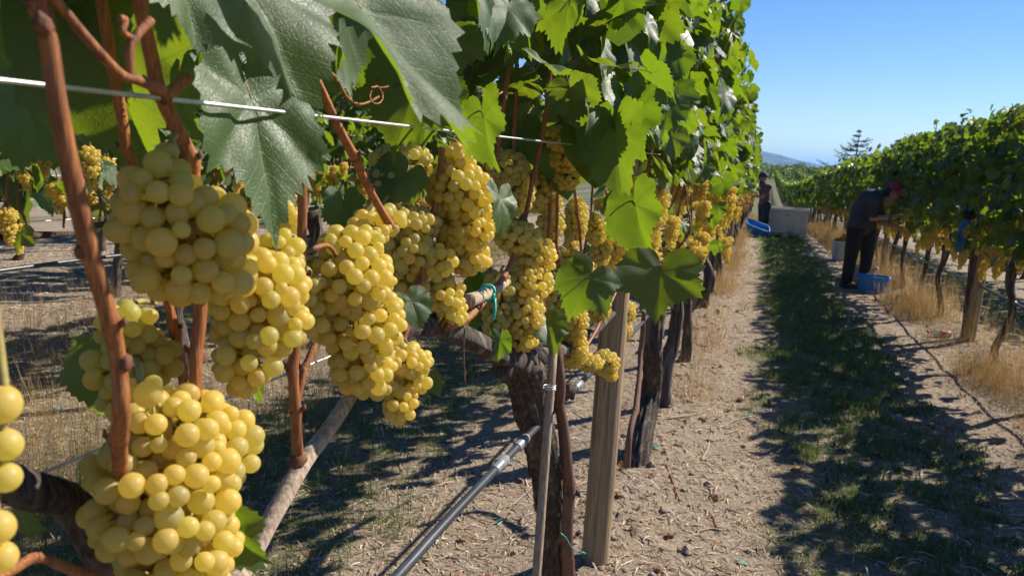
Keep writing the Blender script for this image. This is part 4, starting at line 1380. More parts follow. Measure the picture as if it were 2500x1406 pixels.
# clods of earth near the post
rg = np.random.default_rng(1030)
MAT['clod'] = plain('earth_clod', (.30, .235, .17), .95, .3, 30, 0, .8)
sv, sf = sphere_vf(10, 7)
vs, fs, m = [], [], 0
for q in range(620):
    yy = float(.9 * (14 / .9) ** rg.random()); xx = ROW_L + rg.normal(.05, .17)
    s = float(np.clip(rg.lognormal(-4.8, .55), .003, .028))
    vv = sv * (1 + .28 * np.sin(sv * 5 + rg.uniform(0, 6, 3)) * np.sin(sv[:, [1, 2, 0]] * 4 + rg.uniform(0, 6, 3))) * s * rg.uniform(.7, 1.3, 3) * (1, 1, .7)
    vs.append(vv + (xx, yy, float(ground_h(xx, yy)) + s * .05)); fs += [tuple(i + m for i in p) for p in sf]; m += len(vv)
obj('earth_clods', mesh('earth_clods', np.concatenate(vs), fs, MAT['clod'], False), kind='stuff', label='crumbly clods of earth under the left row', category='earth')


# small curled dead leaves strewn under the rows
rg = np.random.default_rng(1035)
vs, fs, m = [], [], 0
for q in range(420):
    yy = float(1.2 * (18 / 1.2) ** rg.random()); xx = rg.choice([ROW_L, ROW_R, ROW_L - PITCH]) + rg.normal(0, .38)
    lv, lf = LEAF_LO[rg.integers(6)]
    lv = lv * (1, 1, 2.2) * rg.uniform(.012, .036)
    vs.append(lv @ frame((rg.normal(0, .45), rg.normal(0, .45), 1), (rg.normal(), rg.normal(), 0)).T + (xx, yy, float(ground_h(xx, yy)) + .010)); fs += [tuple(i + m for i in p) for p in lf]; m += len(lv)
obj('dead_leaves', mesh('dead_leaves', np.concatenate(vs), fs, MAT['dry_leaf'], False), kind='stuff', label='small brown dead leaves strewn under the rows', category='leaf litter')


def on_ground(px, py):
    d = ray(px, py); t = (0 - CAM_H) / d[2]
    for _ in range(12):
        p = EYE + d * t; t = (float(ground_h(p[0], p[1])) - CAM_H) / d[2]
    return EYE + d * t


for i, (pts, r, lab) in enumerate([
        ([(1602, 1026), (1650, 1020), (1700, 1012), (1732, 1000)], .006, 'pale fallen cane lying beside the third trunk'),
        ([(1752, 1048), (1790, 1030), (1834, 1018)], .006, 'forked pale twig lying at the shadow edge'),
        ([(1712, 1124), (1728, 1095), (1738, 1045)], .005, 'crooked pale twig lying in the sunny dirt'),
        ([(1626, 1135), (1640, 1170), (1660, 1225)], .004, 'reddish twig lying right of the post'),
        ([(1722, 1245), (1740, 1262), (1752, 1292)], .003, 'small orange tendril lying in the straw'),
        ([(1500, 1392), (1520, 1360), (1560, 1352)], .003, 'pale twig at the foot of the weathered post'),
        ([(1240, 1240), (1280, 1208), (1305, 1180)], .0035, 'twig lying left of the shaggy trunk'),
        ([(1700, 1300), (1735, 1292), (1760, 1297)], .005, 'short stubby twig in the near straw'),
        ([(1770, 1060), (1800, 1050), (1830, 1035)], .004, 'thin twig beside the forked one')]):
    P = np.array([on_ground(*q) for q in pts]) + (0, 0, r * .9)
    v, f = tube(spline(P, 20), [r, r * .75], 8, shape=lambda th, s, P: 1 + .12 * np.sin(s * 30 + th))
    obj('fallen_twig', mesh('fallen_twig', v, f, MAT['old_cane'] if i not in (3, 4) else MAT['cane']), None, label=lab, category='twig', group='fallen twigs')
rg = np.random.default_rng(1040)
for i, (px, py, lab) in enumerate([(1130, 1318, 'curled rust-red dead leaf lying beside the drip hose'), (1512, 1212, 'small orange dead leaf between the post and the trunk behind'), (170, 925, 'brown dead leaf lying under the left bunches'), (1718, 1030, 'dark dead leaf near the pale fallen cane'), (1100, 1120, 'dull green fallen leaf lying in the shade')]):
    c = on_ground(px, py); me = LEAF[i].copy(); me.materials[0] = MAT['dry_leaf'] if i < 4 else MAT['weed']; me.materials[1] = MAT['dry_leaf']
    o = obj('fallen_leaf', me, None, c + (0, 0, .012), label=lab, category='leaf', group='fallen leaves')
    o.scale = (.028,) * 3; o.rotation_euler = (rg.normal(0, .4), rg.normal(.2, .4), rg.uniform(0, 6))
for i, (px, py, lab) in enumerate([(1600, 1098, 'scrap of teal tape at the foot of the leaning trunk'), (1692, 1052, 'scrap of teal tape beside the bleached leaves'), (1828, 1016, 'scrap of teal tape at the end of the forked twig'), (140, 1000, 'scrap of teal tape under the left bunches'), (1810, 1376, 'scrap of teal tape in the near straw'), (1222, 1275, 'scrap of teal tape left of the shaggy trunk')]):
    c = on_ground(px, py) + (0, 0, .006); a = rg.uniform(0, 6.28); d = np.array([math.cos(a), math.sin(a), .1]); s = np.array([-d[1], d[0], .2])
    L = .022; P = [c - d * L + s * .005, c - d * L - s * .005, c + (0, 0, .008) - s * .006, c + (0, 0, .008) + s * .006, c + d * L - s * .004, c + d * L + s * .004]
    P += [p + (0, 0, .0008) for p in P]
    obj('tape_scrap', mesh('tape_scrap', P, [(0, 3, 2, 1), (3, 5, 4, 2), (6, 7, 8, 9), (9, 8, 10, 11)], MAT['teal'], False), None, label=lab, category='tape', group='scraps of teal tape')

# ------------------------------------------------------------------ harvest bin, tubs, buckets, bottle, bag
m = NT('bin_plastic')
co = m.coord(); sp = m.n('SeparateXYZ'); m.set(sp.inputs[0], co)
dirt = m.math('MULTIPLY', m.step(m.noise(co, 5, 6, .7), .42, .70), m.math('SUBTRACT', 1.0, m.math('MULTIPLY', m.step(sp.outputs[2], .05, .55), .75)))
scuff = m.step(m.noise(m.coord('Object', (1, 1, .15)), 26, 4), .62, .72)
col = m.mix(m.math('MULTIPLY', dirt, .7), (.66, .58, .47), (.28, .21, .14)); col = m.mix(m.math('MULTIPLY', scuff, .3), col, (.75, .73, .70))
MAT['bin'] = m.done(m.principled(col, .6))
MAT['bin_dark'] = plain('bin_logo', (.12, .12, .13), .6, .1, 3)
MAT['blue'] = plain('blue_plastic', (.020, .20, .50), .4, .12, 5)
MAT['grey_tub'] = plain('grey_plastic', (.36, .40, .45), .5, .1, 5)
MAT['white_plastic'] = plain('white_plastic', (.72, .72, .70), .4, .05, 5)


def rot_z(a):
    return np.array([[math.cos(a), -math.sin(a), 0], [math.sin(a), math.cos(a), 0], [0, 0, 1]])


def harvest_bin():
    w, d, h = 1.0, 1.10, .76
    cx, cy = .79, 21.6
    z = float(g(cy)) + .02
    r = thing('harvest_bin', (cx, cy, z), 'large pale grey plastic harvest bin standing on the grass lane', 'harvest bin')
    r.rotation_euler = (0, 0, -.05)
    gq = Geo()
    t = .045
    for sx in (-1, 1):
        gq.box((sx * (w / 2 - t / 2), 0, .13 + (h - .13) / 2), (t, d, h - .13), bevel=.008)
        gq.box((0, sx * (d / 2 - t / 2), .131 + (h - .13) / 2), (w - .002, t, h - .132), bevel=.008)
    gq.box((0, 0, .155), (w - .03, d - .03, .05))
    obj('body', gq.mesh('body', MAT['bin'], False), r)
    gq = Geo()
    for sx in (-1, 1):
        gq.box((sx * (w / 2 - .005), 0, h - .035), (.055, d + .045, .075), bevel=.012)
        gq.box((0, sx * (d / 2 - .005), h - .034), (w + .05, .055, .073), bevel=.012)
    obj('rim', gq.mesh('rim', MAT['bin'], False), r)
    for sx in (-1, 1):
        for sy in (-1, 1):
            obj('corner_rib', Geo().box((sx * (w / 2 - .04), sy * (d / 2 - .04), .37), (.11, .11, .64), bevel=.02).mesh('corner_rib', MAT['bin'], False), r)
    for x in (-.42, 0, .42):
        obj('foot', Geo().box((x, 0, .06), (.15, d - .02, .14), bevel=.012).mesh('foot', MAT['bin'], False), r)
    obj('panel_rib', Geo().box((.34, -d / 2 - .004, .42), (.02, .02, .5), bevel=.005).mesh('panel_rib', MAT['bin'], False), r)
    sv, sf = sphere_vf(14, 8)
    obj('logo', mesh('logo', sv * (.045, .006, .016) + (0, -d / 2 - .004, .60), sf, MAT['bin_dark']), r, label='small dark oval emblem on the front')


harvest_bin()


def tub(name, loc, rot, w, d, h, mat, label, cat, flare=1.16, ribs=4, full=False, handle=None, group=None):
    r = thing(name, loc, label, cat, group); r.rotation_euler = rot
    gq = Geo()
    n = 24

    def ring(sx, sy, z, p=5):
        th = np.arange(n) * 2 * math.pi / n
        c, s = np.cos(th), np.sin(th)
        k = (np.abs(c) ** p + np.abs(s) ** p) ** (-1 / p)
        return np.stack([sx * c * k, sy * s * k, np.full(n, z)], 1)
    t = .006
    prof = [(w / 2, d / 2, 0), (w / 2 * flare, d / 2 * flare, h), (w / 2 * flare - t, d / 2 * flare - t, h), (w / 2 - t, d / 2 - t, t * 2)]
    v = np.concatenate([ring(*q) for q in prof]); f = []
    for k in range(3):
        for i in range(n):
            j = (i + 1) % n; f.append((k * n + i, k * n + j, k * n + n + j, k * n + n + i))
    f += [tuple(range(n - 1, -1, -1)), tuple(range(3 * n, 4 * n))]
    obj('body', mesh('body', v, f, MAT[mat], False), r)
    W, D = w / 2 * flare, d / 2 * flare
    lv = np.concatenate([ring(W + a, D + a, z) for a, z in ((.002, h - .03), (.022, h - .03), (.024, h - .004), (.018, h + .006), (-.004, h + .006), (-.004, h - .002))]); f = []
    for k in range(5):
        for i in range(n):
            j = (i + 1) % n; f.append((k * n + i, k * n + j, k * n + n + j, k * n + n + i))
    obj('rim', mesh('rim', lv, f, MAT[mat], False), r)
    for k in range(ribs):
        x = (k - (ribs - 1) / 2) * w / ribs
        for s in (-1, 1):
            a = np.array([x, s * (d / 2 + .003), .01]); b = np.array([x * flare, s * (D + .003), h - .03])
            v, f = tube(np.array([a, b]), .008, 6)
            obj('rib', mesh('rib', v, f, MAT[mat], False), r)
    if handle:
        v, f = tube(spline(handle, 20), .008, 8); obj('handle', mesh('handle', v, f, MAT['white_plastic']), r)
    if full:
        rg = np.random.default_rng(77)
        for q in range(7):
            o = obj('grape_bunch', BUNCH_LO[q % 4], None, None, label=f'yellow grape bunch heaped in the grey bucket behind the picker', category='grapes', group='bunches in the grey bucket')
            p = np.array(loc) + (rg.uniform(-.6, .6) * W, rg.uniform(-.6, .6) * D, h + .02)
            o.location = tuple(p); o.rotation_euler = (math.pi / 2 + rg.normal(0, .4), 0, rg.uniform(0, 6.28))
    return r


c = on_ground(2127, 716)
tub('picking_tub', (c[0] + .02, c[1] + .14, float(ground_h(c[0], c[1]))), (0, 0, -.12), .35, .26, .22, 'blue', 'blue plastic picking tub at the feet of the stooping picker', 'tub', 1.12, 3)
c2 = on_ground(2093, 700)
tub('picking_tub', (c2[0] + .12, c2[1] + .75, float(ground_h(c2[0], c2[1] + .75))), (0, 0, .1), .36, .28, .24, 'grey_tub', 'grey picking tub with white handle standing behind the blue one', 'tub', 1.1, 3, False,
    [(.17, -.14, .20), (.18, -.16, .33), (.02, -.16, .34), (.0, -.14, .20)])
c = on_ground(2050, 636)
tub('bucket', (c[0] + .02, c[1] + .15, float(ground_h(c[0], c[1]))), (0, 0, .05), .28, .28, .36, 'grey_tub', 'light grey bucket heaped with yellow grapes by the right row', 'bucket', 1.12, 2, True)
c = on_ground(1842, 580)
r = tub('picking_tub', (c[0] - .02, c[1] + .2, float(g(c[1])) + .06), (.34, .30, .15), .50, .34, .24, 'blue', 'blue picking tub tipped on its edge beside the man in the navy cap', 'tub', 1.18, 3)
r.location[2] = float(g(c[1])) + .10

MAT['red'] = plain('red_label', (.55, .03, .04), .4, .1, 9)
m = NT('clear_plastic')
gl = m.n('BsdfGlass'); gl.inputs['Roughness'].default_value = .05; gl.inputs['IOR'].default_value = 1.3; gl.inputs['Color'].default_value = (.95, .97, 1, 1)
df = m.n('BsdfPrincipled'); df.inputs['Base Color'].default_value = (.85, .88, .9, 1); df.inputs['Roughness'].default_value = .25
mx = m.n('MixShader'); mx.inputs[0].default_value = .35
m.t.links.new(gl.outputs[0], mx.inputs[1]); m.t.links.new(df.outputs[0], mx.inputs[2])
MAT['clear'] = m.done(mx.outputs[0])
c = on_ground(2293, 822)
bt = thing('plastic_bottle', (c[0], c[1], float(ground_h(c[0], c[1])) + .034), 'empty clear plastic bottle with red label lying by the weeds', 'bottle')
bt.rotation_euler = (0, .06, math.radians(12))
zz = np.array([-.105, -.10, -.06, -.02, .03, .06, .075, .09, .10]); rr = [.022, .032, .033, .031, .033, .03, .02, .0125, .0125]
v, f = tube(np.stack([-zz, 0 * zz, 0 * zz], 1), rr, 18); obj('body', mesh('body', v, f, MAT['clear']), bt)
v, f = tube(np.array([(.055, 0, 0), (.0, 0, 0)]), .0342, 18, False); obj('label_band', mesh('label_band', v, f, MAT['red']), bt)
v, f = tube(np.array([(-.098, 0, 0), (-.100, 0, 0), (-.118, 0, 0), (-.12, 0, 0)]), [.008, .0155, .0155, .012], 14); obj('cap', mesh('cap', v, f, MAT['red']), bt)

# blue bag hung on the wire of the right row
MAT['bag'] = plain('blue_cloth', (.03, .13, .30), .8, .2, 12, 0, .3)
MAT['bag_dark'] = plain('dark_cloth', (.01, .012, .02), .8, .2, 12)
c = on_y(2353, 566, 7.9)
bg_ = thing('bag', (c[0], c[1], c[2] - .2), 'narrow blue cloth bag with dark top hanging in the right row beside the post', 'bag')
v, f = sphere_vf(18, 14)
v = v * (.05, .045, .17) * (1 + .08 * np.sin(v[:, 2:] * 5)) + (0, 0, .19); v[:, 0] += .02 * (v[:, 2] - .19) / .19
obj('pouch', mesh('pouch', v, f, MAT['bag']), bg_)
v, f = sphere_vf(16, 10); obj('top_flap', mesh('top_flap', v * (.058, .05, .045) + (.02, 0, .355), f, MAT['bag_dark']), bg_)
v, f = tube(spline([(-.02, 0, .36), (0, 0, .48), (.03, 0, .60), (.05, 0, .48), (.05, 0, .37)], 20), .006, 6); obj('strap', mesh('strap', v, f, MAT['bag_dark']), bg_)


# ------------------------------------------------------------------ people
def capsule(p0, r0, p1, r1, k=16):
    p0, p1 = np.asarray(p0, float), np.asarray(p1, float)
    d = p1 - p0; L = np.linalg.norm(d) + 1e-9; d /= L
    P, R = [], []
    for a in np.linspace(-90, 0, 6):
        P.append(p0 + d * r0 * math.sin(math.radians(a))); R.append(max(1e-4, r0 * math.cos(math.radians(a))))
    for a in np.linspace(0, 90, 6):
        P.append(p1 + d * r1 * math.sin(math.radians(a))); R.append(max(1e-4, r1 * math.cos(math.radians(a))))
    s = np.array([np.dot(p - P[0], d) for p in P])
    T = d; a = np.array([0, 0, 1.]) if abs(d[2]) < .9 else np.array([1., 0, 0])
    N = np.cross(T, a); N /= np.linalg.norm(N); B = np.cross(T, N)
    th = np.arange(k) * 2 * math.pi / k
    v = np.concatenate([p + r * (np.cos(th)[:, None] * N + np.sin(th)[:, None] * B) for p, r in zip(P, R)])
    f = [(i * k + j, i * k + (j + 1) % k, i * k + k + (j + 1) % k, i * k + k + j) for i in range(len(P) - 1) for j in range(k)]
    f += [tuple(range(k - 1, -1, -1)), tuple(range((len(P) - 1) * k, len(P) * k))]
    return v, f


def ellipsoid(c, r, R=None):
    v, f = sphere_vf(18, 12); v = v * r
    if R is not None:
        v = v @ np.asarray(R).T
    return v + c, f


def blob(name, prims, voxel, mat, parent, smooth=6):
    """One continuous skin round overlapping tapered limbs."""
    gq = Geo()
    for v, f in prims:
        gq.add(v, f)
    me = gq.mesh('tmp', [mat]); o = bpy.data.objects.new('tmp', me); COL.objects.link(o)
    md = o.modifiers.new('r', 'REMESH'); md.mode = 'VOXEL'; md.voxel_size = voxel
    ms = o.modifiers.new('s', 'SMOOTH'); ms.iterations = smooth; ms.factor = .5
    dg = bpy.context.evaluated_depsgraph_get(); dg.update()
    new = bpy.data.meshes.new_from_object(o.evaluated_get(dg))
    bpy.data.objects.remove(o)
    new.name = name
    v = np.empty(len(new.vertices) * 3, np.float32); new.vertices.foreach_get('co', v)
    v = v.reshape(-1, 3) - np.array(parent.location, np.float32); new.vertices.foreach_set('co', v.ravel())
    new.materials.clear(); new.materials.append(mat)
    new.polygons.foreach_set('use_smooth', np.ones(len(new.polygons), bool)); new.update()
    return obj(name, new, parent)


def hand(prims, wrist, dirv, palmn, s=1.0):
    """Palm with four fingers of unequal length and a thumb, half curled."""
    d = np.asarray(dirv, float); d /= np.linalg.norm(d)
    n = np.asarray(palmn, float); n -= d * (n @ d); n /= np.linalg.norm(n)
    w = np.cross(n, d)
    prims.append(capsule(wrist, .026 * s, wrist + d * .05 * s, .034 * s))
    prims.append(ellipsoid(wrist + d * .06 * s, (1, 1, 1) * np.array([.045, .045, .045]) * s * .8))
    for k, L in zip((-1.5, -.5, .5, 1.5), (.060, .075, .080, .070)):
        a = wrist + d * .085 * s + w * k * .019 * s
        b = a + (d * .75 + n * .35) * L * .6 * s; c = b + (d * .2 + n * .9) * L * .55 * s
        prims.append(capsule(a, .010 * s, b, .009 * s)); prims.append(capsule(b, .009 * s, c, .0075 * s))
    a = wrist + d * .03 * s + w * .035 * s; b = a + (d * .55 + w * .7 + n * .3) * .045 * s; c = b + (d * .7 + n * .6) * .035 * s
    prims.append(capsule(a, .013 * s, b, .011 * s)); prims.append(capsule(b, .011 * s, c, .009 * s))


def head_prims(c, fdir, up, s=1.0):
    f_ = np.asarray(fdir, float); f_ /= np.linalg.norm(f_); u = np.asarray(up, float); u -= f_ * (u @ f_); u /= np.linalg.norm(u); r = np.cross(f_, u)
    R = np.stack([r, f_, u], 1)
    P = [ellipsoid(c + u * .03 * s, np.array([.076, .096, .095]) * s, R), ellipsoid(c + f_ * .025 * s - u * .05 * s, np.array([.058, .066, .072]) * s, R),
         capsule(c + f_ * .092 * s + u * .012 * s, .010 * s, c + f_ * .108 * s - u * .022 * s, .016 * s), capsule(c + f_ * .075 * s - u * .10 * s, .022 * s, c + f_ * .065 * s - u * .085 * s, .03 * s),
         capsule(c + f_ * .083 * s - u * .062 * s - r * .018 * s, .010 * s, c + f_ * .083 * s - u * .062 * s + r * .018 * s, .010 * s),
         capsule(c + f_ * .080 * s + u * .032 * s - r * .035 * s, .012 * s, c + f_ * .080 * s + u * .032 * s + r * .035 * s, .012 * s)]
    for k in (-1, 1):
        P.append(ellipsoid(c + r * k * .078 * s - f_ * .005 * s - u * .005 * s, np.array([.012, .02, .033]) * s, R))
    return P, R


def cap_mesh(parent, c, R, mat, s=1.0, name='cap', bill=True):
    v, f = sphere_vf(24, 16)
    top = v * (.090, .110, .112); k = top[:, 2] < -.004; top[k, 2] = -.004 + .15 * (top[k, 2] + .004)
    gq = Geo().add(top + (0, -.004, .048), f)
    if bill:
        n = 14; P = []
        for z in (0, .006):
            for i in range(n):
                a = math.radians(-75 + 150 * i / (n - 1))
                P.append((.080 * math.sin(a), .085 * math.cos(a) + .0, .052 + z)); P.append((.082 * math.sin(a), .085 * math.cos(a) + .075 * math.cos(a) ** .5, .040 + z - .015 * math.sin(a) ** 2))
        F = []
        for i in range(n - 1):
            F += [(2 * i, 2 * i + 1, 2 * i + 3, 2 * i + 2), (2 * n + 2 * i, 2 * n + 2 * i + 2, 2 * n + 2 * i + 3, 2 * n + 2 * i + 1), (2 * i + 1, 2 * n + 2 * i + 1, 2 * n + 2 * i + 3, 2 * i + 3)]
        gq.add(P, F)
    v = np.concatenate(gq.v) * s @ R.T + c - np.array(parent.location)
    return obj(name, mesh(name, v, gq.f, mat), parent)


def eyes(parent, c, R, s):
    v, f = sphere_vf(10, 8)
    for k in (-1, 1):
        p = c + R @ (np.array([k * .032, .088, .012]) * s)
        obj('eye', mesh('eye', v * .010 * s + p - np.array(parent.location), f, MAT['eye']), parent)


MAT['skin'] = plain('skin', (.42, .23, .15), .55, .08, 20)
MAT['eye'] = plain('eye', (.03, .02, .015), .3, .05)
MAT['shirt_grey'] = plain('grey_shirt', (.050, .050, .060), .9, .15, 14, 0, .3)
MAT['shirt_brown'] = plain('brown_shirt', (.115, .098, .088), .9, .15, 14, 0, .3)
MAT['trousers'] = plain('black_trousers', (.012, .012, .014), .85, .2, 14, 0, .3)
MAT['shorts'] = plain('dark_shorts', (.020, .021, .026), .85, .2, 14, 0, .3)
MAT['shoe'] = plain('dark_shoe', (.035, .032, .03), .7, .2, 20)
MAT['cap_red'] = plain('red_cap', (.32, .03, .05), .8, .15, 20)
MAT['cap_navy'] = plain('navy_cap', (.045, .065, .13), .8, .15, 20)
MAT['hair'] = plain('dark_hair', (.018, .013, .010), .7, .2, 60)


def shoe(prims, ankle, heading, zg):
    h = np.asarray(heading, float); h /= np.linalg.norm(h)
    a = np.array([ankle[0], ankle[1], zg + .045]) - h * .05; b = np.array([ankle[0], ankle[1], zg + .038]) + h * .16
    prims.append(capsule(a, .048, b, .042)); prims.append(capsule(np.array([ankle[0], ankle[1], zg + .10]), .050, a + h * .05, .05))


def stooping_picker():
    Y = 11.55
    J = lambda px, py, dy=0: on_y(px, py, Y + dy)
    zg = float(g(Y))
    a1, a2 = J(2066, 690, -.12), J(2110, 676, .22)
    root = thing('person', (a1[0] + .15, Y, zg), 'person in dark red cap, grey shirt and black trousers stooping to pick grapes', 'person')
    hipL, hipR = J(2090, 556, -.09), J(2117, 558, .09)
    knL, knR = J(2078, 622, -.12), J(2117, 620, .16)
    pel = J(2103, 548); waist = J(2103, 520); chest = J(2124, 490); neck = J(2154, 476); hd = J(2177, 474, -.02)
    shL, shR = J(2138, 492, -.17), J(2140, 486, .17)
    elL, wrL = J(2130, 533, -.24), J(2172, 530, -.22)
    elR, wrR = J(2152, 543, .17), J(2197, 556, .10)
    fd = np.array([.78, -.10, -.62]); up = np.array([.55, 0, .8])
    hp, R = head_prims(hd, fd, up, 1.06)
    P = list(hp)
    P += [capsule(neck, .056, hd, .052), capsule(chest, .10, neck, .065), capsule(pel, .125, waist, .125), capsule(waist, .125, chest, .14), capsule(shL, .06, chest, .11), capsule(shR, .06, chest, .11)]
    P += [capsule(shL, .053, elL, .042), capsule(elL, .041, wrL, .027), capsule(shR, .053, elR, .042), capsule(elR, .041, wrR, .027)]
    hand(P, wrL, wrL - elL, (0.1, .2, 1.0)); hand(P, wrR, wrR - elR, (0.1, -.3, 1.0))
    for h_, k_, a_ in ((hipL, knL, a1), (hipR, knR, a2)):
        P += [capsule(h_, .095, k_, .062), capsule(k_, .060, np.array([a_[0], a_[1], zg + .10]), .04)]
    for a_ in (a1, a2):
        P.append(capsule(np.array([a_[0], a_[1], zg + .10]), .04, np.array([a_[0] + .12, a_[1] - .05, zg + .045]), .033))
    blob('body', P, .009, MAT['skin'], root, 3)
    S = [capsule(pel + (0, 0, -.03), .142, waist, .150), capsule(waist, .150, chest, .165), capsule(chest, .130, neck, .072), capsule(shL, .085, chest, .135), capsule(shR, .085, chest, .135),
         capsule(shL, .076, shL * .18 + elL * .82, .066), capsule(shR, .076, shR * .18 + elR * .82, .066), capsule(hipL + (0, 0, .03), .125, waist, .14), capsule(hipR + (0, 0, .03), .125, waist, .14)]
    blob('shirt', S, .016, MAT['shirt_grey'], root, 5)
    T = [capsule(pel + (0, 0, -.02), .135, pel + (0, 0, .03), .132)]
    for h_, k_, a_ in ((hipL, knL, a1), (hipR, knR, a2)):
        T += [capsule(h_, .122, k_, .092), capsule(k_, .090, np.array([a_[0], a_[1], zg + .11]), .075)]
    blob('trousers', T, .016, MAT['trousers'], root, 5)
    for a_ in (a1, a2):
        Q = []; shoe(Q, a_, (.85, -.45, 0), zg); blob('shoe', Q, .010, MAT['shoe'], root, 3)
    cap_mesh(root, hd, R, MAT['cap_red'], 1.14)
    obj('hair', mesh('hair', *(lambda q: (q[0] - np.array(root.location), q[1]))(ellipsoid(hd + R @ np.array([0, -.035, .0]), np.array([.080, .075, .075]) * 1.08, R)), MAT['hair']), root)
    eyes(root, hd, R, 1.06)
    v, f = tube(np.array([wrL * .96 + elL * .04, wrL * 1.04 - elL * .04 + 0 * wrL]), .033, 14); obj('wristband', mesh('wristband', v - np.array(root.location), f, MAT['bag_dark']), root)


def standing_picker():
    Y = 20.9
    J = lambda px, py, dy=0: on_y(px, py, Y + dy)
    zg = float(g(Y))
    a1, a2 = J(1860, 566, .12), J(1867, 574, -.08)
    root = thing('person', (a2[0], Y, zg), 'person in navy cap, brown shirt and dark shorts reaching into the left row', 'person')
    hipL, hipR = J(1862, 500, .08), J(1873, 500, -.06)
    knL, knR = J(1860, 540, .12), J(1869, 540, -.08)
    pel = J(1867, 495); waist = J(1868, 478); chest = J(1867, 461); neck = J(1866, 449); hd = J(1863, 437)
    shL, shR = J(1857, 456, .14), J(1877, 457, -.12)
    elL, wrL = J(1841, 462, .16), J(1829, 469, .12)
    elR, wrR = J(1862, 481, -.22), J(1838, 479, -.14)
    fd = np.array([-.95, .25, -.1]); up = np.array([0, 0, 1.])
    hp, R = head_prims(hd, fd, up, 1.08)
    P = list(hp)
    P += [capsule(neck, .058, hd, .054), capsule(chest, .10, neck, .065), capsule(pel, .13, waist, .12), capsule(waist, .12, chest, .14), capsule(shL, .06, chest, .11), capsule(shR, .06, chest, .11)]
    P += [capsule(shL, .055, elL, .043), capsule(elL, .042, wrL, .028), capsule(shR, .055, elR, .043), capsule(elR, .042, wrR, .028)]
    hand(P, wrL, wrL - elL, (0, -.2, -1)); hand(P, wrR, wrR - elR, (0, .2, 1))
    for h_, k_, a_ in ((hipL, knL, a1), (hipR, knR, a2)):
        an = np.array([a_[0], a_[1], zg + .09])
        P += [capsule(h_, .098, k_, .064), capsule(k_, .058, k_ * .65 + an * .35 + (.01, 0, 0), .062), capsule(k_ * .65 + an * .35, .06, an, .038), capsule(an, .04, an + (-.12, .03, -.045), .033)]
    blob('body', P, .010, MAT['skin'], root, 3)
    S = [capsule(pel, .148, waist, .142), capsule(waist, .142, chest, .162), capsule(chest, .130, neck, .072), capsule(shL, .085, chest, .13), capsule(shR, .085, chest, .13),
         capsule(shL, .076, shL * .45 + elL * .55, .066), capsule(shR, .076, shR * .45 + elR * .55, .068)]
    blob('shirt', S, .018, MAT['shirt_brown'], root, 5)
    T = [capsule(pel + (0, 0, -.03), .140, pel + (0, 0, .03), .138)]
    for h_, k_ in ((hipL, knL), (hipR, knR)):
        T.append(capsule(h_, .122, k_ + (0, 0, .0), .094))
    blob('shorts', T, .018, MAT['shorts'], root, 5)
    for a_ in (a1, a2):
        Q = []; shoe(Q, a_, (-.95, .2, 0), zg); blob('shoe', Q, .012, MAT['shoe'], root, 3)
    cap_mesh(root, hd, R, MAT['cap_navy'], 1.16)
    obj('beard', mesh('beard', *(lambda q: (q[0] - np.array(root.location), q[1]))(ellipsoid(hd + R @ np.array([0, .030, -.075]), np.array([.060, .060, .050]) * 1.08, R)), MAT['hair']), root)
    eyes(root, hd, R, 1.08)


stooping_picker()
standing_picker()

# ------------------------------------------------------------------ far trees, far vineyard, hills, haze
MAT['conifer'] = island_mat('conifer_needles', [(0, (.018, .032, .022)), (1, (.04, .06, .035))], .8)
MAT['tree_leaf'] = island_mat('tree_leaves', [(0, (.05, .06, .02)), (1, (.12, .12, .045))], .8, (.25, .25, .05), .3)


def conifer(x, y, ztop, h, label, seed, spread):
    rg = np.random.default_rng(seed); z0 = ztop - h
    r = thing('conifer_tree', (x, y, z0), label, 'tree')
    gq = Geo().tube(np.array([(0, 0, 0), (0, 0, h * .5), (.03, 0, h)]), [.16, .09, .015], 8)
    Vn = []
    n = 15
    for i in range(n):
        s = i / (n - 1); zb = h * (.22 + .76 * s)
        L = spread * (1 - s) ** .8 + .18
        for q in range(5 if s < .85 else 3):
            a = rg.uniform(0, 6.283); l = L * rg.uniform(.65, 1.15)
            d = np.array([math.cos(a), math.sin(a), 0])
            P = spline([(0, 0, zb), d * l * .5 + (0, 0, zb - .05 * l), d * l + (0, 0, zb + .18 * l)], 8)
            gq.tube(P, [.03 * (1 - s) + .012, .006], 5)
            for t in np.linspace(.25, 1, int(6 + l * 6)):
                p = P[min(7, int(t * 7))] + d * rg.normal(0, .03)
                for w in range(5):
                    e = rg.normal(0, 1, 3); e[2] = e[2] * .35 + .1; e /= np.linalg.norm(e)
                    sd = np.cross(e, rg.normal(0, 1, 3)); sd /= np.linalg.norm(sd)
                    le, wi = rg.uniform(.10, .24), .022
                    Vn.append([p - sd * wi, p + sd * wi, p + e * le + sd * wi * .4, p + e * le - sd * wi * .4])
    obj('trunk', gq.mesh('trunk', MAT['bark']), r)
    V = np.array(Vn).reshape(-1, 3)
    obj('crown', mesh('crown', V, np.arange(len(V)).reshape(-1, 4), MAT['conifer'], False), r)


t = on_y(2098, 318, 62); conifer(t[0], t[1], t[2], t[2] + 1.6, 'sparse dark conifer with upswept branches rising behind the right row', 1100, 3.4)


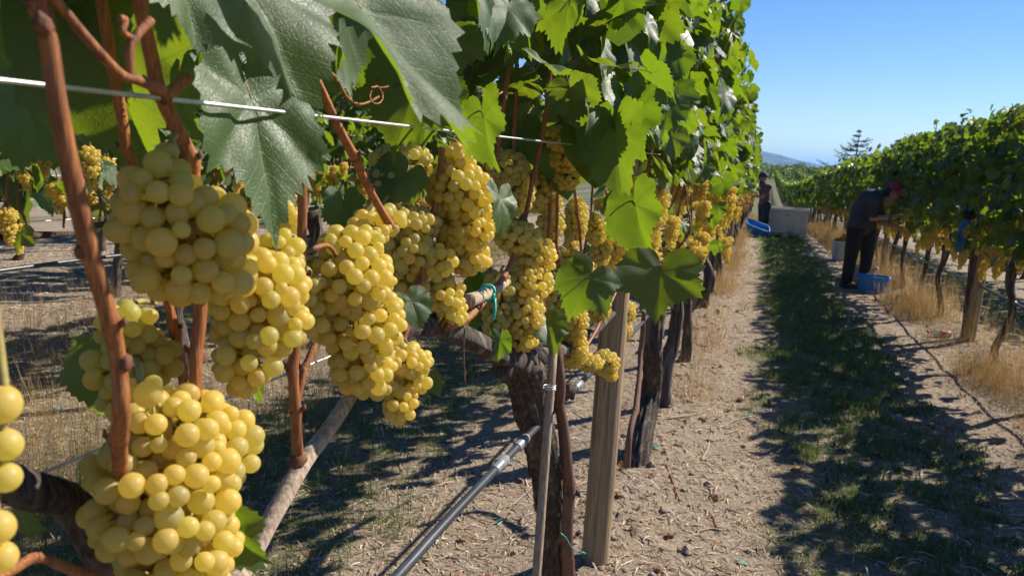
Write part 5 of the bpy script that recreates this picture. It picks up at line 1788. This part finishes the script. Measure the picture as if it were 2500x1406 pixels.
def leafy_tree(x, y, z0, h, w, label, seed, upright=True, n=2600, leaf=.10):
    rg = np.random.default_rng(seed)
    r = thing('tree', (x, y, z0), label, 'tree')
    gq = Geo().tube(np.array([(0, 0, -.3), (0, 0, h * .45), (.05, 0, h * .9)]), [.16, .10, .02], 8)
    Vn = []
    for q in range(26):
        a = rg.uniform(0, 6.283); rr = w * math.sqrt(rg.random()); top = np.array([rr * math.cos(a), rr * math.sin(a), h * (1 - .5 * (rr / w) ** 2) * rg.uniform(.86, 1.04)])
        P = spline([(0, 0, h * rg.uniform(.15, .4)), (top[0] * .7, top[1] * .7, h * .55), top], 8); gq.tube(P, [.04, .008], 5)
        for k in range(n // 26):
            p = P[rg.integers(2, 8)] + rg.normal(0, .10 if upright else .3, 3)
            e = rg.normal(0, 1, 3); e[2] = abs(e[2]) + (.8 if upright else 0); e /= np.linalg.norm(e); sd = np.cross(e, rg.normal(0, 1, 3)); sd /= np.linalg.norm(sd)
            Vn.append([p - sd * leaf * .3, p + e * leaf * .5 + sd * leaf * .3, p + e * leaf * 1.3, p + e * leaf * .5 - sd * leaf * .3])
    obj('trunk', gq.mesh('trunk', MAT['bark']), r)
    V = np.array(Vn).reshape(-1, 3)
    obj('crown', mesh('crown', V, np.arange(len(V)).reshape(-1, 4), MAT['tree_leaf'], False), r)


for px, py, yy, w, lab, sd in ((2232, 318, 46, 1.0, 'feathery treetop peeping over the right row, lower one', 1110), (2284, 294, 44, 1.1, 'feathery treetop peeping over the right row, taller one', 1111)):
    t = on_y(px, py, yy); leafy_tree(t[0], t[1], float(g(yy)), t[2] - float(g(yy)), w, lab, sd)
t = on_y(1953, 401, 175); leafy_tree(t[0], t[1], -.3, t[2] + .3, 1.6, 'small round dark tree on the far vineyard crest', 1112, False, 1800, .35)

# vineyard block beyond the dip: rows running across the view
rr_ = np.random.default_rng(1120)
for j, yy in enumerate((122, 130, 139)):
    r = thing('far_vine_row', (10, yy, float(g(yy))), f'{["nearest", "middle", "farthest"][j]} leafy vine row running across the view on the far crest', 'vine row', 'vine rows on the far crest')
    vs, fs, m = [], [], 0
    for x, y, z, s in canopy_points(rr_, 5200, 90, .35, 2.3 + .12 * j, .3):
        v, f = LEAF_LO[rr_.integers(6)]
        vs.append((v * rr_.uniform(.14, .24)) @ leaf_pose(rr_, s).T @ np.array([[0, 1, 0], [-1, 0, 0], [0, 0, 1.]]) + (y, x, z)); fs += [tuple(i + m for i in q) for q in f]; m += len(v)
    me = mesh('foliage', np.concatenate(vs), fs, MAT['leaf']); lay = me.uv_layers.new(name='vein'); lay.data.foreach_set('uv', np.full(len(me.loops) * 2, .5, np.float32))
    obj('foliage', me, r, kind='stuff')


def hill(name, ridge, y, seed, depth, mat, rough):
    P = np.array([on_y(px, py, y) for px, py in ridge]); xs = np.linspace(P[0, 0], P[-1, 0], 260)
    z = np.interp(xs, P[:, 0], P[:, 2]); z = np.convolve(np.pad(z, 6, 'edge'), np.ones(13) / 13, 'valid')
    rg = np.random.default_rng(seed)
    V = []
    for k, s in enumerate(np.linspace(0, 1, 16)):      # from the foot up to the ridge and a little behind
        prof = math.sin(min(1, s / .85) * math.pi / 2) * (1 if s <= .85 else 1 - (s - .85) * 2)
        V.append(np.stack([xs, np.full_like(xs, y - depth + depth * s / .85) + depth * .08 * bumps(xs, 0 * xs + s * 900, depth * .4, 2), -4 + (z + 4) * prof * (1 + .05 * bumps(xs, 0 * xs + s * 500, 260, 3)) + rough * rg.random(len(xs)) * prof], 1))
    V = np.concatenate(V); nx = 260; i = (np.arange(15)[:, None] * nx + np.arange(nx - 1)[None, :]).ravel()
    obj(name, mesh(name, V, np.stack([i, i + 1, i + nx + 1, i + nx], 1), mat), kind='structure')


m = NT('forest_hill')
pos = m.n('NewGeometry').outputs['Position']
col = m.mix(m.step(m.noise(pos, .012, 6, .7), .45, .6), (.035, .05, .03), (.20, .16, .10))
MAT['hill'] = m.done(m.principled(col, 1.0, None, Specular_IOR_Level=.05))
hill('hills', [(1300, 352), (1600, 352), (1760, 358), (1839, 366), (1879, 375), (1918, 385), (1947, 396), (1971, 397), (1990, 405), (2030, 420), (2100, 440)], 3000, 1130, 900, MAT['hill'], 3.5)
hill('hills', [(1850, 400), (1950, 403), (1993, 402), (2012, 401), (2035, 404), (2100, 402), (2300, 410), (2700, 425)], 5600, 1131, 1200, MAT['hill'], 3)

hz = Geo().box((0, 4000, 48), (15000, 10000, 120))
m = NT('haze'); m.t.nodes.remove(m.out); m.out = m.n('OutputMaterial')
pv = m.n('VolumePrincipled'); pv.inputs['Color'].default_value = (.30, .58, 1, 1); pv.inputs['Density'].default_value = 2.4e-4; pv.inputs['Anisotropy'].default_value = .2
m.t.links.new(pv.outputs[0], m.out.inputs['Volume'])
obj('haze', hz.mesh('haze', m.mat, False), kind='stuff')
